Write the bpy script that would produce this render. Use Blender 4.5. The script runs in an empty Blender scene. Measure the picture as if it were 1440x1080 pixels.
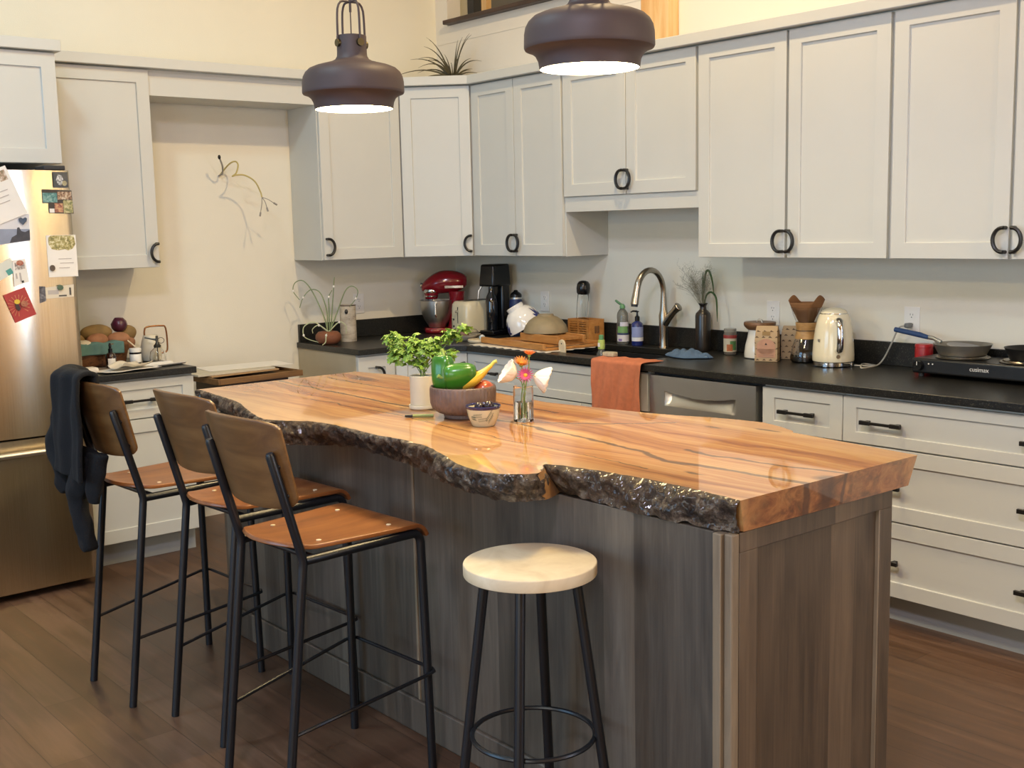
import bpy, bmesh, math, random
from mathutils import Vector, Matrix, noise

PI = math.pi
sc = bpy.context.scene
C = sc.collection
random.seed(7)

# ------------------------------------------------------------------ camera
cam_data = bpy.data.cameras.new('camera')
cam_data.sensor_fit = 'HORIZONTAL'
cam_data.sensor_width = 36.0
cam_data.lens = 1614.36 / 1440.0 * 36.0
cam_data.clip_start = 0.05
cam_data.clip_end = 100
cam = bpy.data.objects.new('camera', cam_data)
C.objects.link(cam)
_yaw, _pit, _rol = (math.radians(a) for a in (50.1924, 7.7636, -1.2815))
_f = Vector((-math.sin(_yaw) * math.cos(_pit), math.cos(_yaw) * math.cos(_pit), -math.sin(_pit)))
_r = _f.cross(Vector((0, 0, 1))).normalized()
_u = _r.cross(_f)
_r2 = _r * math.cos(_rol) + _u * math.sin(_rol)
_u2 = -_r * math.sin(_rol) + _u * math.cos(_rol)
_m = Matrix((_r2, _u2, -_f)).transposed().to_4x4()
_m.translation = Vector((5.8291, -4.4154, 1.5397))
cam.matrix_world = _m
sc.camera = cam

# ------------------------------------------------------------------ colour management, world, main lights
sc.view_settings.view_transform = 'Standard'
sc.view_settings.look = 'None'
sc.view_settings.gamma = 1.0
sc.view_settings.use_curve_mapping = False
sc.view_settings.exposure = 0.0

world = bpy.data.worlds.new('daylight_sky')
sc.world = world
world.use_nodes = True
_bg = world.node_tree.nodes['Background']
_bg.inputs[0].default_value = (0.55, 0.72, 1.0, 1)
_bg.inputs[1].default_value = 0.25


def lamp(name, kind, loc, power, color, size=0.1, target=None, size_y=None, spot=None, blend=0.4):
    d = bpy.data.lights.new(name, kind)
    d.energy = power
    d.color = color
    if kind == 'AREA':
        d.size = size
        if size_y:
            d.shape = 'RECTANGLE'
            d.size_y = size_y
        else:
            d.shape = 'DISK'
    else:
        d.shadow_soft_size = size
    if kind == 'SPOT':
        d.spot_size = math.radians(spot or 100)
        d.spot_blend = blend
    o = bpy.data.objects.new(name, d)
    o.location = loc
    if target is not None:
        o.rotation_euler = (Vector(target) - Vector(loc)).to_track_quat('-Z', 'Y').to_euler()
    C.objects.link(o)
    return o


# warm ceiling spot over the aisle, two unseen paler fills added near the ceiling, daylight through three windows
lamp('ceiling_spot_and_fill', 'SPOT', (2.75, -1.35, 3.82), 153, (1.0, 0.74, 0.40), 0.05, (1.6, -0.9, 0), spot=150)
lamp('ceiling_spot_and_fill', 'SPOT', (2.2, -3.6, 3.82), 97, (0.62, 0.88, 1.0), 0.15, (1.5, -3.4, 0), spot=150)  # cool fill added below the ceiling, no fixture
lamp('ceiling_spot_and_fill', 'SPOT', (5.2, -4.6, 3.82), 358, (0.80, 0.78, 1.0), 0.30, (4.6, -4.0, 0), spot=150)  # soft fill added in place of high daylight from behind the camera
lamp('window_daylight', 'AREA', (8.25, -0.775, 1.45), 48, (0.35, 0.60, 1.0), 0.36, (0, -2.2, 1.0), size_y=2.4)
lamp('window_daylight', 'AREA', (6.0, -7.25, 1.6), 72, (0.90, 0.95, 0.90), 2.8, (3.0, 0, 1.0), size_y=1.8)
lamp('room_fill', 'POINT', (6.9, -1.5, 2.45), 62, (1.0, 0.80, 0.45), 0.09)  # added warm fill without fixture, for pine wall, drawers and fridge reflection
lamp('fridge_streak_fill', 'POINT', (7.4, -0.95, 1.05), 11, (1.0, 0.74, 0.40), 0.07)  # added warm point without fixture, for a streak on the fridge door
lamp('window_daylight', 'AREA', (2.1, -7.25, 1.6), 80, (0.35, 0.65, 1.0), 2.6, (2.4, 0, 1.0), size_y=1.8)


# ------------------------------------------------------------------ materials
def lin(h):
    h = h.lstrip('#')
    v = [int(h[i:i + 2], 16) / 255 for i in (0, 2, 4)]
    return tuple(c / 12.92 if c <= 0.04045 else ((c + 0.055) / 1.055) ** 2.4 for c in v)


def newmat(name):
    m = bpy.data.materials.new(name)
    m.use_nodes = True
    nt = m.node_tree
    return m, nt, nt.nodes['Principled BSDF']


def setin(b, **kw):
    names = dict(rough='Roughness', metal='Metallic', spec='Specular IOR Level', coat='Coat Weight', coatr='Coat Roughness',
                 trans='Transmission Weight', ior='IOR', emis='Emission Strength', sheen='Sheen Weight', alpha='Alpha',
                 aniso='Anisotropic', sss='Subsurface Weight')
    for k, v in kw.items():
        b.inputs[names[k]].default_value = v


def pm(name, col, rough=0.5, var=0.08, vs=6.0, bump=0.0, bs=120.0, **kw):
    """plain material with slight procedural colour variation and optional bump"""
    m, nt, b = newmat(name)
    c = lin(col) if isinstance(col, str) else col
    N, L = nt.nodes, nt.links
    tc = N.new('ShaderNodeTexCoord')
    no = N.new('ShaderNodeTexNoise')
    no.inputs['Scale'].default_value = vs
    no.inputs['Detail'].default_value = 4
    L.new(tc.outputs['Object'], no.inputs['Vector'])
    cr = N.new('ShaderNodeValToRGB')
    cr.color_ramp.elements[0].position = 0.3
    cr.color_ramp.elements[1].position = 0.7
    cr.color_ramp.elements[0].color = tuple(x * (1 - var) for x in c) + (1,)
    cr.color_ramp.elements[1].color = tuple(min(1, x * (1 + var)) for x in c) + (1,)
    L.new(no.outputs['Fac'], cr.inputs['Fac'])
    L.new(cr.outputs['Color'], b.inputs['Base Color'])
    setin(b, rough=rough, **kw)
    if bump:
        n2 = N.new('ShaderNodeTexNoise')
        n2.inputs['Scale'].default_value = bs
        n2.inputs['Detail'].default_value = 3
        L.new(tc.outputs['Object'], n2.inputs['Vector'])
        bp = N.new('ShaderNodeBump')
        bp.inputs['Strength'].default_value = bump
        bp.inputs['Distance'].default_value = 0.01
        L.new(n2.outputs['Fac'], bp.inputs['Height'])
        L.new(bp.outputs['Normal'], b.inputs['Normal'])
    return m


def woodmat(name, cols, stretch=(1.5, 18, 18), rough=0.4, bump=0.15, **kw):
    m, nt, b = newmat(name)
    N, L = nt.nodes, nt.links
    tc = N.new('ShaderNodeTexCoord')
    mp = N.new('ShaderNodeMapping')
    mp.inputs['Scale'].default_value = stretch
    L.new(tc.outputs['Object'], mp.inputs['Vector'])
    no = N.new('ShaderNodeTexNoise')
    no.inputs['Scale'].default_value = 1.6
    no.inputs['Detail'].default_value = 7
    no.inputs['Roughness'].default_value = 0.62
    no.inputs['Distortion'].default_value = 0.6
    L.new(mp.outputs['Vector'], no.inputs['Vector'])
    cr = N.new('ShaderNodeValToRGB')
    e = cr.color_ramp.elements
    n = len(cols)
    for i, c in enumerate(cols):
        p = 0.28 + 0.44 * i / (n - 1)
        if i < 2:
            el = e[i]
            el.position = p
        else:
            el = e.new(p)
        el.color = (lin(c) if isinstance(c, str) else c) + (1,)
    L.new(no.outputs['Fac'], cr.inputs['Fac'])
    L.new(cr.outputs['Color'], b.inputs['Base Color'])
    setin(b, rough=rough, **kw)
    if bump:
        bp = N.new('ShaderNodeBump')
        bp.inputs['Strength'].default_value = bump
        bp.inputs['Distance'].default_value = 0.004
        L.new(no.outputs['Fac'], bp.inputs['Height'])
        L.new(bp.outputs['Normal'], b.inputs['Normal'])
    return m


def glassmat(name, col=(1, 1, 1), rough=0.0, ior=1.45):
    m, nt, b = newmat(name)
    b.inputs['Base Color'].default_value = tuple(col) + (1,)
    setin(b, rough=rough, trans=1.0, ior=ior)
    return m


def mathn(nt, op, a, b=None, c=None):
    n = nt.nodes.new('ShaderNodeMath')
    n.operation = op
    for i, v in enumerate((a, b, c)):
        if v is None:
            continue
        if isinstance(v, (int, float)):
            n.inputs[i].default_value = v
        else:
            nt.links.new(v, n.inputs[i])
    return n.outputs[0]


def mixc(nt, fac, a, b):
    n = nt.nodes.new('ShaderNodeMix')
    n.data_type = 'RGBA'
    for k, v in ((0, fac), (6, a), (7, b)):
        if isinstance(v, (int, float)):
            n.inputs[k].default_value = v
        elif isinstance(v, tuple):
            n.inputs[k].default_value = v + (1,) if len(v) == 3 else v
        else:
            nt.links.new(v, n.inputs[k])
    return n.outputs[2]


def noise_n(nt, vec, scale, detail=4, rough=0.5, dist=0.0):
    n = nt.nodes.new('ShaderNodeTexNoise')
    n.inputs['Scale'].default_value = scale
    n.inputs['Detail'].default_value = detail
    n.inputs['Roughness'].default_value = rough
    n.inputs['Distortion'].default_value = dist
    nt.links.new(vec, n.inputs['Vector'])
    return n.outputs['Fac']


def ramp_n(nt, fac, stops, interp='LINEAR'):
    n = nt.nodes.new('ShaderNodeValToRGB')
    cr = n.color_ramp
    cr.interpolation = interp
    for i, (p, c) in enumerate(stops):
        el = cr.elements[i] if i < 2 else cr.elements.new(p)
        el.position = p
        el.color = (tuple(c) + (1,)) if len(c) == 3 else c
    nt.links.new(fac, n.inputs['Fac'])
    return n.outputs['Color']


def mapped(nt, vec, scale, rot=(0, 0, 0), loc=(0, 0, 0)):
    mp = nt.nodes.new('ShaderNodeMapping')
    mp.inputs['Scale'].default_value = scale
    mp.inputs['Rotation'].default_value = rot
    mp.inputs['Location'].default_value = loc
    nt.links.new(vec, mp.inputs['Vector'])
    return mp.outputs['Vector']


def bump_n(nt, b, h, strength, dist):
    bp = nt.nodes.new('ShaderNodeBump')
    bp.inputs['Strength'].default_value = strength
    bp.inputs['Distance'].default_value = dist
    nt.links.new(h, bp.inputs['Height'])
    nt.links.new(bp.outputs['Normal'], b.inputs['Normal'])


def floor_mat():
    m, nt, b = newmat('dark_wood_floor')
    N, L = nt.nodes, nt.links
    pos = N.new('ShaderNodeNewGeometry').outputs['Position']
    br = N.new('ShaderNodeTexBrick')
    br.offset = 0.37
    br.inputs['Scale'].default_value = 1.0
    br.inputs['Brick Width'].default_value = 1.25
    br.inputs['Row Height'].default_value = 0.127
    br.inputs['Mortar Size'].default_value = 0.0012
    br.inputs['Mortar Smooth'].default_value = 0.1
    br.inputs['Bias'].default_value = 0.0
    br.inputs['Color1'].default_value = (0.0, 0.0, 0.0, 1)
    br.inputs['Color2'].default_value = (1, 1, 1, 1)
    br.inputs['Mortar'].default_value = (0.5, 0.5, 0.5, 1)
    L.new(pos, br.inputs['Vector'])
    g = noise_n(nt, mapped(nt, pos, (1.2, 14, 1)), 2.0, 7, 0.6, 0.5)
    big = noise_n(nt, pos, 1.7, 3)
    sep = N.new('ShaderNodeSeparateColor')
    L.new(br.outputs['Color'], sep.inputs[0])
    f = mathn(nt, 'ADD', mathn(nt, 'MULTIPLY', sep.outputs[0], 0.20), mathn(nt, 'MULTIPLY', g, 0.80))
    f = mathn(nt, 'ADD', f, mathn(nt, 'MULTIPLY', mathn(nt, 'SUBTRACT', big, 0.5), 0.35))
    col = ramp_n(nt, f, [(0.15, lin('#3a2a1f')), (0.5, lin('#5c4331')), (0.9, lin('#7f6350'))])
    col = mixc(nt, mathn(nt, 'MULTIPLY', br.outputs['Fac'], 0.7), col, lin('#1c120c'))
    L.new(col, b.inputs['Base Color'])
    rr = mathn(nt, 'ADD', mathn(nt, 'MULTIPLY', g, 0.25), 0.27)
    L.new(rr, b.inputs['Roughness'])
    bump_n(nt, b, mathn(nt, 'SUBTRACT', mathn(nt, 'MULTIPLY', g, 0.3), br.outputs['Fac']), 0.25, 0.002)
    return m


def plank_panel_mat(name, axis, width, cols, seed=0.0):
    """grey stained vertical planks; axis picks the horizontal coordinate"""
    m, nt, b = newmat(name)
    N, L = nt.nodes, nt.links
    pos = N.new('ShaderNodeNewGeometry').outputs['Position']
    sx = N.new('ShaderNodeSeparateXYZ')
    L.new(pos, sx.inputs[0])
    h = sx.outputs[axis]
    k = mathn(nt, 'FLOOR', mathn(nt, 'DIVIDE', mathn(nt, 'ADD', h, seed), width))
    wn = N.new('ShaderNodeTexWhiteNoise')
    wn.noise_dimensions = '1D'
    L.new(k, wn.inputs['W'])
    cx = N.new('ShaderNodeCombineXYZ')
    L.new(mathn(nt, 'ADD', h, mathn(nt, 'MULTIPLY', wn.outputs['Value'], 3.0)), cx.inputs[0])
    L.new(mathn(nt, 'MULTIPLY', sx.outputs[2], 0.09), cx.inputs[2])
    g = noise_n(nt, mapped(nt, cx.outputs[0], (16, 1, 16)), 1.6, 7, 0.6, 0.8)
    fine = noise_n(nt, mapped(nt, cx.outputs[0], (150, 1, 30)), 1.0, 3)
    kn = N.new('ShaderNodeTexVoronoi')
    kn.inputs['Scale'].default_value = 1.0
    L.new(mapped(nt, pos, (5.0, 5.0, 2.0)), kn.inputs['Vector'])
    knot = ramp_n(nt, kn.outputs['Distance'], [(0.04, (1, 1, 1)), (0.20, (0, 0, 0))])
    f = mathn(nt, 'ADD', mathn(nt, 'MULTIPLY', wn.outputs['Value'], 0.36), mathn(nt, 'MULTIPLY', g, 0.66))
    f = mathn(nt, 'ADD', f, mathn(nt, 'MULTIPLY', mathn(nt, 'SUBTRACT', fine, 0.5), 0.25))
    col = ramp_n(nt, f, [(0.2, lin(cols[0])), (0.5, lin(cols[1])), (0.85, lin(cols[2]))])
    col = mixc(nt, mathn(nt, 'MULTIPLY', knot, 0.75), col, lin('#2a211b'))
    L.new(col, b.inputs['Base Color'])
    setin(b, rough=0.42)
    bump_n(nt, b, g, 0.15, 0.003)
    return m


def slab_mat():
    m, nt, b = newmat('epoxied_live_edge_wood')
    N, L = nt.nodes, nt.links
    pos = N.new('ShaderNodeNewGeometry').outputs['Position']
    sx = N.new('ShaderNodeSeparateXYZ')
    L.new(pos, sx.inputs[0])
    warp = noise_n(nt, mapped(nt, pos, (1.1, 2.2, 1.0)), 1.3, 3)
    yw = mathn(nt, 'ADD', sx.outputs[1], mathn(nt, 'MULTIPLY', mathn(nt, 'SUBTRACT', warp, 0.5), 0.22))
    cx = N.new('ShaderNodeCombineXYZ')
    L.new(mathn(nt, 'MULTIPLY', sx.outputs[0], 0.55), cx.inputs[0])
    L.new(mathn(nt, 'MULTIPLY', yw, 9.0), cx.inputs[1])
    L.new(mathn(nt, 'MULTIPLY', sx.outputs[2], 7.0), cx.inputs[2])
    g = noise_n(nt, cx.outputs[0], 1.5, 6, 0.62, 0.3)
    fx = N.new('ShaderNodeCombineXYZ')
    L.new(mathn(nt, 'MULTIPLY', sx.outputs[0], 2.5), fx.inputs[0])
    L.new(mathn(nt, 'MULTIPLY', yw, 90.0), fx.inputs[1])
    L.new(mathn(nt, 'MULTIPLY', sx.outputs[2], 60.0), fx.inputs[2])
    fine = noise_n(nt, fx.outputs[0], 1.0, 3)
    f = mathn(nt, 'ADD', g, mathn(nt, 'MULTIPLY', mathn(nt, 'SUBTRACT', fine, 0.5), 0.22))
    col = ramp_n(nt, f, [(0.27, lin('#6d3c19')), (0.38, lin('#98592a')), (0.50, lin('#b67c42')), (0.66, lin('#cd9f64'))])
    # pale sapwood near the two live edges
    sap = mathn(nt, 'ABSOLUTE', mathn(nt, 'ADD', yw, 2.13))
    sap = ramp_n(nt, sap, [(0.28, (0, 0, 0)), (0.40, (1, 1, 1))])
    col = mixc(nt, mathn(nt, 'MULTIPLY', sap, 0.5), col, lin('#d3aa72'))
    # darker, browner heartwood showing on the sawn end
    nx = N.new('ShaderNodeSeparateXYZ')
    L.new(N['Geometry'].outputs['Normal'] if 'Geometry' in N else pos.node.outputs['Normal'], nx.inputs[0])
    endf = mathn(nt, 'MULTIPLY', mathn(nt, 'GREATER_THAN', nx.outputs[0], 0.7), mathn(nt, 'SUBTRACT', 1.0, mathn(nt, 'MULTIPLY', sap, 0.75)))
    eg = noise_n(nt, mapped(nt, pos, (1, 5, 9)), 2.2, 5, 0.65, 1.2)
    col = mixc(nt, mathn(nt, 'MULTIPLY', endf, 0.8), col, ramp_n(nt, eg, [(0.36, lin('#3a2010')), (0.5, lin('#7a4823')), (0.64, lin('#a86f3c'))]))
    # long dark cracks: y given as a function of x by ramps
    wob = mathn(nt, 'MULTIPLY', mathn(nt, 'SUBTRACT', noise_n(nt, pos, 9.0, 4), 0.5), 0.05)

    def crack(pts, w, x0=1.6, x1=4.3, ya=-2.7, yb=-1.6):
        t = mathn(nt, 'DIVIDE', mathn(nt, 'SUBTRACT', sx.outputs[0], x0), x1 - x0)
        y = ramp_n(nt, t, [((x - x0) / (x1 - x0), ((yy - ya) / (yb - ya),) * 3) for x, yy in pts])
        sp = N.new('ShaderNodeSeparateColor')
        L.new(y, sp.inputs[0])
        yv = mathn(nt, 'ADD', mathn(nt, 'MULTIPLY', sp.outputs[0], yb - ya), ya)
        d = mathn(nt, 'ABSOLUTE', mathn(nt, 'SUBTRACT', mathn(nt, 'ADD', sx.outputs[1], wob), yv))
        wn = mathn(nt, 'MULTIPLY', noise_n(nt, mapped(nt, pos, (5, 1, 1)), 1.0, 3), w * 0.72)
        a = mathn(nt, 'DIVIDE', d, wn)
        a = mathn(nt, 'SUBTRACT', 1.0, a)
        a = mathn(nt, 'MAXIMUM', a, 0.0)
        a = mathn(nt, 'MINIMUM', mathn(nt, 'MULTIPLY', a, 2.2), 1.0)
        inx = mathn(nt, 'MULTIPLY', mathn(nt, 'GREATER_THAN', sx.outputs[0], pts[0][0]), mathn(nt, 'LESS_THAN', sx.outputs[0], pts[-1][0]))
        return mathn(nt, 'MULTIPLY', a, inx)

    def spot(x, y, rx, ry):
        dx = mathn(nt, 'DIVIDE', mathn(nt, 'SUBTRACT', mathn(nt, 'ADD', sx.outputs[0], wob), x), rx)
        dy = mathn(nt, 'DIVIDE', mathn(nt, 'SUBTRACT', mathn(nt, 'ADD', sx.outputs[1], mathn(nt, 'MULTIPLY', wob, 0.8)), y), ry)
        d = mathn(nt, 'SQRT', mathn(nt, 'ADD', mathn(nt, 'MULTIPLY', dx, dx), mathn(nt, 'MULTIPLY', dy, dy)))
        return mathn(nt, 'MINIMUM', mathn(nt, 'MAXIMUM', mathn(nt, 'MULTIPLY', mathn(nt, 'SUBTRACT', 1.0, d), 1.8), 0.0), 1.0)

    cr = crack([(1.64, -2.17), (2.26, -2.19), (2.55, -2.20), (2.8, -2.19), (3.05, -2.165), (3.436, -2.193), (3.705, -2.217), (3.87, -2.27), (4.0, -2.26), (4.275, -2.23)], 0.034)
    for a in (crack([(2.9, -2.25), (3.07, -2.18), (3.355, -1.99), (3.5, -1.826)], 0.026),
              crack([(3.80, -2.13), (3.885, -2.139), (4.091, -2.128), (4.275, -2.09)], 0.026),
              crack([(1.70, -1.98), (2.1, -1.99), (2.7, -1.93), (3.1, -1.95)], 0.020),
              crack([(2.2, -2.34), (2.7, -2.33), (3.2, -2.36), (3.9, -2.37)], 0.010),
              spot(1.87, -1.90, 0.10, 0.045), spot(3.78, -1.748, 0.06, 0.013), spot(3.635, -1.816, 0.04, 0.012),
              spot(4.02, -2.33, 0.04, 0.01), spot(4.278, -2.16, 0.05, 0.035)):
        cr = mathn(nt, 'MAXIMUM', cr, a)
    col = mixc(nt, mathn(nt, 'MULTIPLY', cr, 0.80), col, lin('#4a2e1c'))
    L.new(col, b.inputs['Base Color'])
    setin(b, rough=0.5, coat=1.0, coatr=0.025)
    return m


def bark_mat():
    m, nt, b = newmat('glossy_bark')
    N, L = nt.nodes, nt.links
    pos = N.new('ShaderNodeNewGeometry').outputs['Position']
    a = noise_n(nt, pos, 26, 6, 0.7)
    c = noise_n(nt, pos, 6, 4, 0.6)
    col = ramp_n(nt, a, [(0.33, lin('#17110d')), (0.46, lin('#4c3b2d')), (0.56, lin('#897560')), (0.66, lin('#bdb19c'))])
    col = mixc(nt, ramp_n(nt, c, [(0.45, (0, 0, 0)), (0.62, (1, 1, 1))]), col, mixc(nt, a, lin('#21160e'), lin('#7d6048')))
    L.new(col, b.inputs['Base Color'])
    setin(b, rough=0.5, coat=0.55, coatr=0.08)
    bump_n(nt, b, noise_n(nt, pos, 62, 6, 0.75), 1.0, 0.03)
    return m


def counter_mat():
    m, nt, b = newmat('black_speckled_stone')
    N, L = nt.nodes, nt.links
    pos = N.new('ShaderNodeNewGeometry').outputs['Position']
    a = noise_n(nt, pos, 260, 2)
    col = ramp_n(nt, a, [(0.4, lin('#151514')), (0.62, lin('#24231f')), (0.72, lin('#57544b'))])
    L.new(col, b.inputs['Base Color'])
    setin(b, rough=0.33)
    bump_n(nt, b, noise_n(nt, pos, 60, 3), 0.12, 0.003)
    return m


def dots_mat(name, base, dot, scale=26.0, r=0.2):
    """kraft paper with a staggered print of small dark marks"""
    m, nt, b = newmat(name)
    N, L = nt.nodes, nt.links
    tc = N.new('ShaderNodeTexCoord').outputs['Object']
    sx = N.new('ShaderNodeSeparateXYZ')
    L.new(tc, sx.inputs[0])
    u = mathn(nt, 'MULTIPLY', mathn(nt, 'ADD', sx.outputs[0], sx.outputs[1]), scale)
    v = mathn(nt, 'MULTIPLY', sx.outputs[2], scale * 1.15)
    row = mathn(nt, 'FLOOR', v)
    u = mathn(nt, 'ADD', u, mathn(nt, 'MULTIPLY', mathn(nt, 'MODULO', row, 2.0), 0.5))
    fu = mathn(nt, 'SUBTRACT', mathn(nt, 'FRACT', u), 0.5)
    fv = mathn(nt, 'SUBTRACT', mathn(nt, 'FRACT', v), 0.4)
    # small triangle: |u| < (r - v)
    t = mathn(nt, 'MULTIPLY', mathn(nt, 'LESS_THAN', mathn(nt, 'ABSOLUTE', fu), mathn(nt, 'SUBTRACT', r * 1.2, fv)), mathn(nt, 'GREATER_THAN', fv, -0.18))
    n = noise_n(nt, tc, 40, 4)
    c0 = mixc(nt, n, tuple(x * 0.85 for x in lin(base)), lin(base))
    L.new(mixc(nt, t, c0, lin(dot)), b.inputs['Base Color'])
    setin(b, rough=0.8)
    return m


# ------------------------------------------------------------------ mesh helpers
class MB:
    def __init__(s):
        s.bm = bmesh.new()

    def face(s, vs):
        try:
            return s.bm.faces.new(vs)
        except ValueError:
            return None

    def box(s, x0, x1, y0, y1, z0, z1, M=None):
        P = [Vector(p) for p in ((x0, y0, z0), (x1, y0, z0), (x1, y1, z0), (x0, y1, z0), (x0, y0, z1), (x1, y0, z1), (x1, y1, z1), (x0, y1, z1))]
        if M is not None:
            P = [M @ p for p in P]
        v = [s.bm.verts.new(p) for p in P]
        for f in ((3, 2, 1, 0), (4, 5, 6, 7), (0, 1, 5, 4), (1, 2, 6, 5), (2, 3, 7, 6), (3, 0, 4, 7)):
            s.face([v[i] for i in f])
        return s

    def cbox(s, c, size, M=None):
        x, y, z = (k / 2 for k in size)
        R = Matrix.Translation(Vector(c)) @ (M.to_4x4() if M is not None else Matrix())
        return s.box(-x, x, -y, y, -z, z, R)

    def prism(s, poly, z0, z1, M=None):
        M = M or Matrix()
        a = [s.bm.verts.new(M @ Vector((x, y, z0))) for x, y in poly]
        b = [s.bm.verts.new(M @ Vector((x, y, z1))) for x, y in poly]
        n = len(poly)
        s.face(a[::-1])
        s.face(b)
        for i in range(n):
            s.face([a[i], a[(i + 1) % n], b[(i + 1) % n], b[i]])
        return s

    def tube(s, pts, r, seg=10, closed=False, flat=1.0):
        pts = [Vector(p) for p in pts]
        n = len(pts)
        rad = r if isinstance(r, (list, tuple)) else [r] * n
        tang = []
        for i in range(n):
            if closed:
                t = pts[(i + 1) % n] - pts[i - 1]
            else:
                t = pts[min(i + 1, n - 1)] - pts[max(i - 1, 0)]
            tang.append(t.normalized() if t.length > 1e-9 else Vector((0, 0, 1)))
        up = Vector((0, 0, 1)) if abs(tang[0].z) < 0.9 else Vector((1, 0, 0))
        u = (up - tang[0] * up.dot(tang[0])).normalized()
        rings = []
        for i in range(n):
            t = tang[i]
            u = u - t * u.dot(t)
            u = u.normalized() if u.length > 1e-6 else t.orthogonal().normalized()
            w = t.cross(u)
            rings.append([s.bm.verts.new(pts[i] + (u * math.cos(2 * PI * k / seg) + w * math.sin(2 * PI * k / seg) * flat) * rad[i]) for k in range(seg)])
        for i in range(n if closed else n - 1):
            A, B = rings[i], rings[(i + 1) % n]
            for k in range(seg):
                s.face([A[k], A[(k + 1) % seg], B[(k + 1) % seg], B[k]])
        if not closed:
            s.face(rings[0][::-1])
            s.face(rings[-1])
        return s

    def lathe(s, prof, seg=32, M=None, c=(0, 0, 0), fx=None, caps=True):
        M = M or Matrix()
        c = Vector(c)
        rings = []
        for i, (r, z) in enumerate(prof):
            if r <= 1e-6:
                rings.append([s.bm.verts.new(M @ (Vector((0, 0, z)) + c))])
            else:
                ring = []
                for k in range(seg):
                    a = 2 * PI * k / seg
                    rr = r * (fx(a, i, z) if fx else 1)
                    ring.append(s.bm.verts.new(M @ (Vector((rr * math.cos(a), rr * math.sin(a), z)) + c)))
                rings.append(ring)
        for A, B in zip(rings, rings[1:]):
            if len(A) == 1 and len(B) == 1:
                continue
            for k in range(seg):
                k2 = (k + 1) % seg
                if len(A) == 1:
                    s.face([A[0], B[k2], B[k]])
                elif len(B) == 1:
                    s.face([A[k], A[k2], B[0]])
                else:
                    s.face([A[k], A[k2], B[k2], B[k]])
        for R, rev in ((rings[0], True), (rings[-1], False)):
            if caps and len(R) > 1 and prof[0] != prof[-1]:
                s.face(R[::-1] if rev else R)
        return s

    def ell(s, c, r, M=None, seg=18, ring=10, nz=0.0, ns=3.0, seed=0.0):
        R = Matrix.Translation(Vector(c)) @ (M.to_4x4() if M is not None else Matrix())
        r = (r, r, r) if isinstance(r, (int, float)) else r
        rows = []
        for i in range(ring + 1):
            th = PI * i / ring
            row = []
            for k in range(1 if i in (0, ring) else seg):
                ph = 2 * PI * k / seg
                d = Vector((math.sin(th) * math.cos(ph), math.sin(th) * math.sin(ph), -math.cos(th)))
                f = 1 + nz * noise.noise(d * ns + Vector((seed, seed * 2, 0))) if nz else 1
                row.append(s.bm.verts.new(R @ Vector((d.x * r[0] * f, d.y * r[1] * f, d.z * r[2] * f))))
            rows.append(row)
        for A, B in zip(rows, rows[1:]):
            for k in range(seg):
                k2 = (k + 1) % seg
                if len(A) == 1:
                    s.face([A[0], B[k2], B[k]])
                elif len(B) == 1:
                    s.face([A[k], A[k2], B[0]])
                else:
                    s.face([A[k], A[k2], B[k2], B[k]])
        return s

    def grid(s, f, nu, nv):
        V = [[s.bm.verts.new(Vector(f(i / nu, j / nv))) for j in range(nv + 1)] for i in range(nu + 1)]
        for i in range(nu):
            for j in range(nv):
                s.face([V[i][j], V[i + 1][j], V[i + 1][j + 1], V[i][j + 1]])
        return s

    def shaker(s, x0, x1, z0, z1, y, t=0.019, fw=0.062, rec=0.009):
        """a shaker front: frame with a recessed flat panel; front plane at y, thickness t behind it"""
        fx = min(fw, (x1 - x0) * 0.36)
        fz = min(fw, (z1 - z0) * 0.235)
        O = [(x0, z0), (x1, z0), (x1, z1), (x0, z1)]
        I = [(x0 + fx, z0 + fz), (x1 - fx, z0 + fz), (x1 - fx, z1 - fz), (x0 + fx, z1 - fz)]
        of = [s.bm.verts.new((a, y, b)) for a, b in O]
        jf = [s.bm.verts.new((a, y, b)) for a, b in I]
        ir = [s.bm.verts.new((a, y + rec, b)) for a, b in I]
        ob = [s.bm.verts.new((a, y + t, b)) for a, b in O]
        for i in range(4):
            k = (i + 1) % 4
            s.face([of[i], of[k], jf[k], jf[i]])
            s.face([jf[i], jf[k], ir[k], ir[i]])
            s.face([of[k], of[i], ob[i], ob[k]])
        s.face(ir)
        s.face(ob[::-1])
        return s

    def xform(s, M):
        bmesh.ops.transform(s.bm, matrix=M, verts=s.bm.verts)
        return s

    def build(s, name, m, parent=None, loc=None, rz=0.0, smooth=True, bevel=0.0, solid=0.0, sub=0, ang=0.7, bseg=2):
        bmesh.ops.recalc_face_normals(s.bm, faces=s.bm.faces)
        me = bpy.data.meshes.new(name)
        s.bm.to_mesh(me)
        s.bm.free()
        if smooth:
            for p in me.polygons:
                p.use_smooth = True
            me.set_sharp_from_angle(angle=ang)
        me.materials.append(m)
        o = bpy.data.objects.new(name, me)
        C.objects.link(o)
        if parent is not None:
            o.parent = parent
        if loc is not None:
            o.location = loc
        o.rotation_euler = (0, 0, rz)
        if solid:
            q = o.modifiers.new('thickness', 'SOLIDIFY')
            q.thickness = solid
            q.offset = 0
        if bevel:
            q = o.modifiers.new('bevel', 'BEVEL')
            q.width = bevel
            q.segments = bseg
            q.limit_method = 'ANGLE'
            q.angle_limit = 0.6
            q.harden_normals = False
        if sub:
            q = o.modifiers.new('subdivision', 'SUBSURF')
            q.levels = sub
            q.render_levels = sub
        return o


def tag(o, label=None, cat=None, group=None, kind=None):
    if label:
        o['label'] = label
    if cat:
        o['category'] = cat
    if group:
        o['group'] = group
    if kind:
        o['kind'] = kind
    return o


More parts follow.
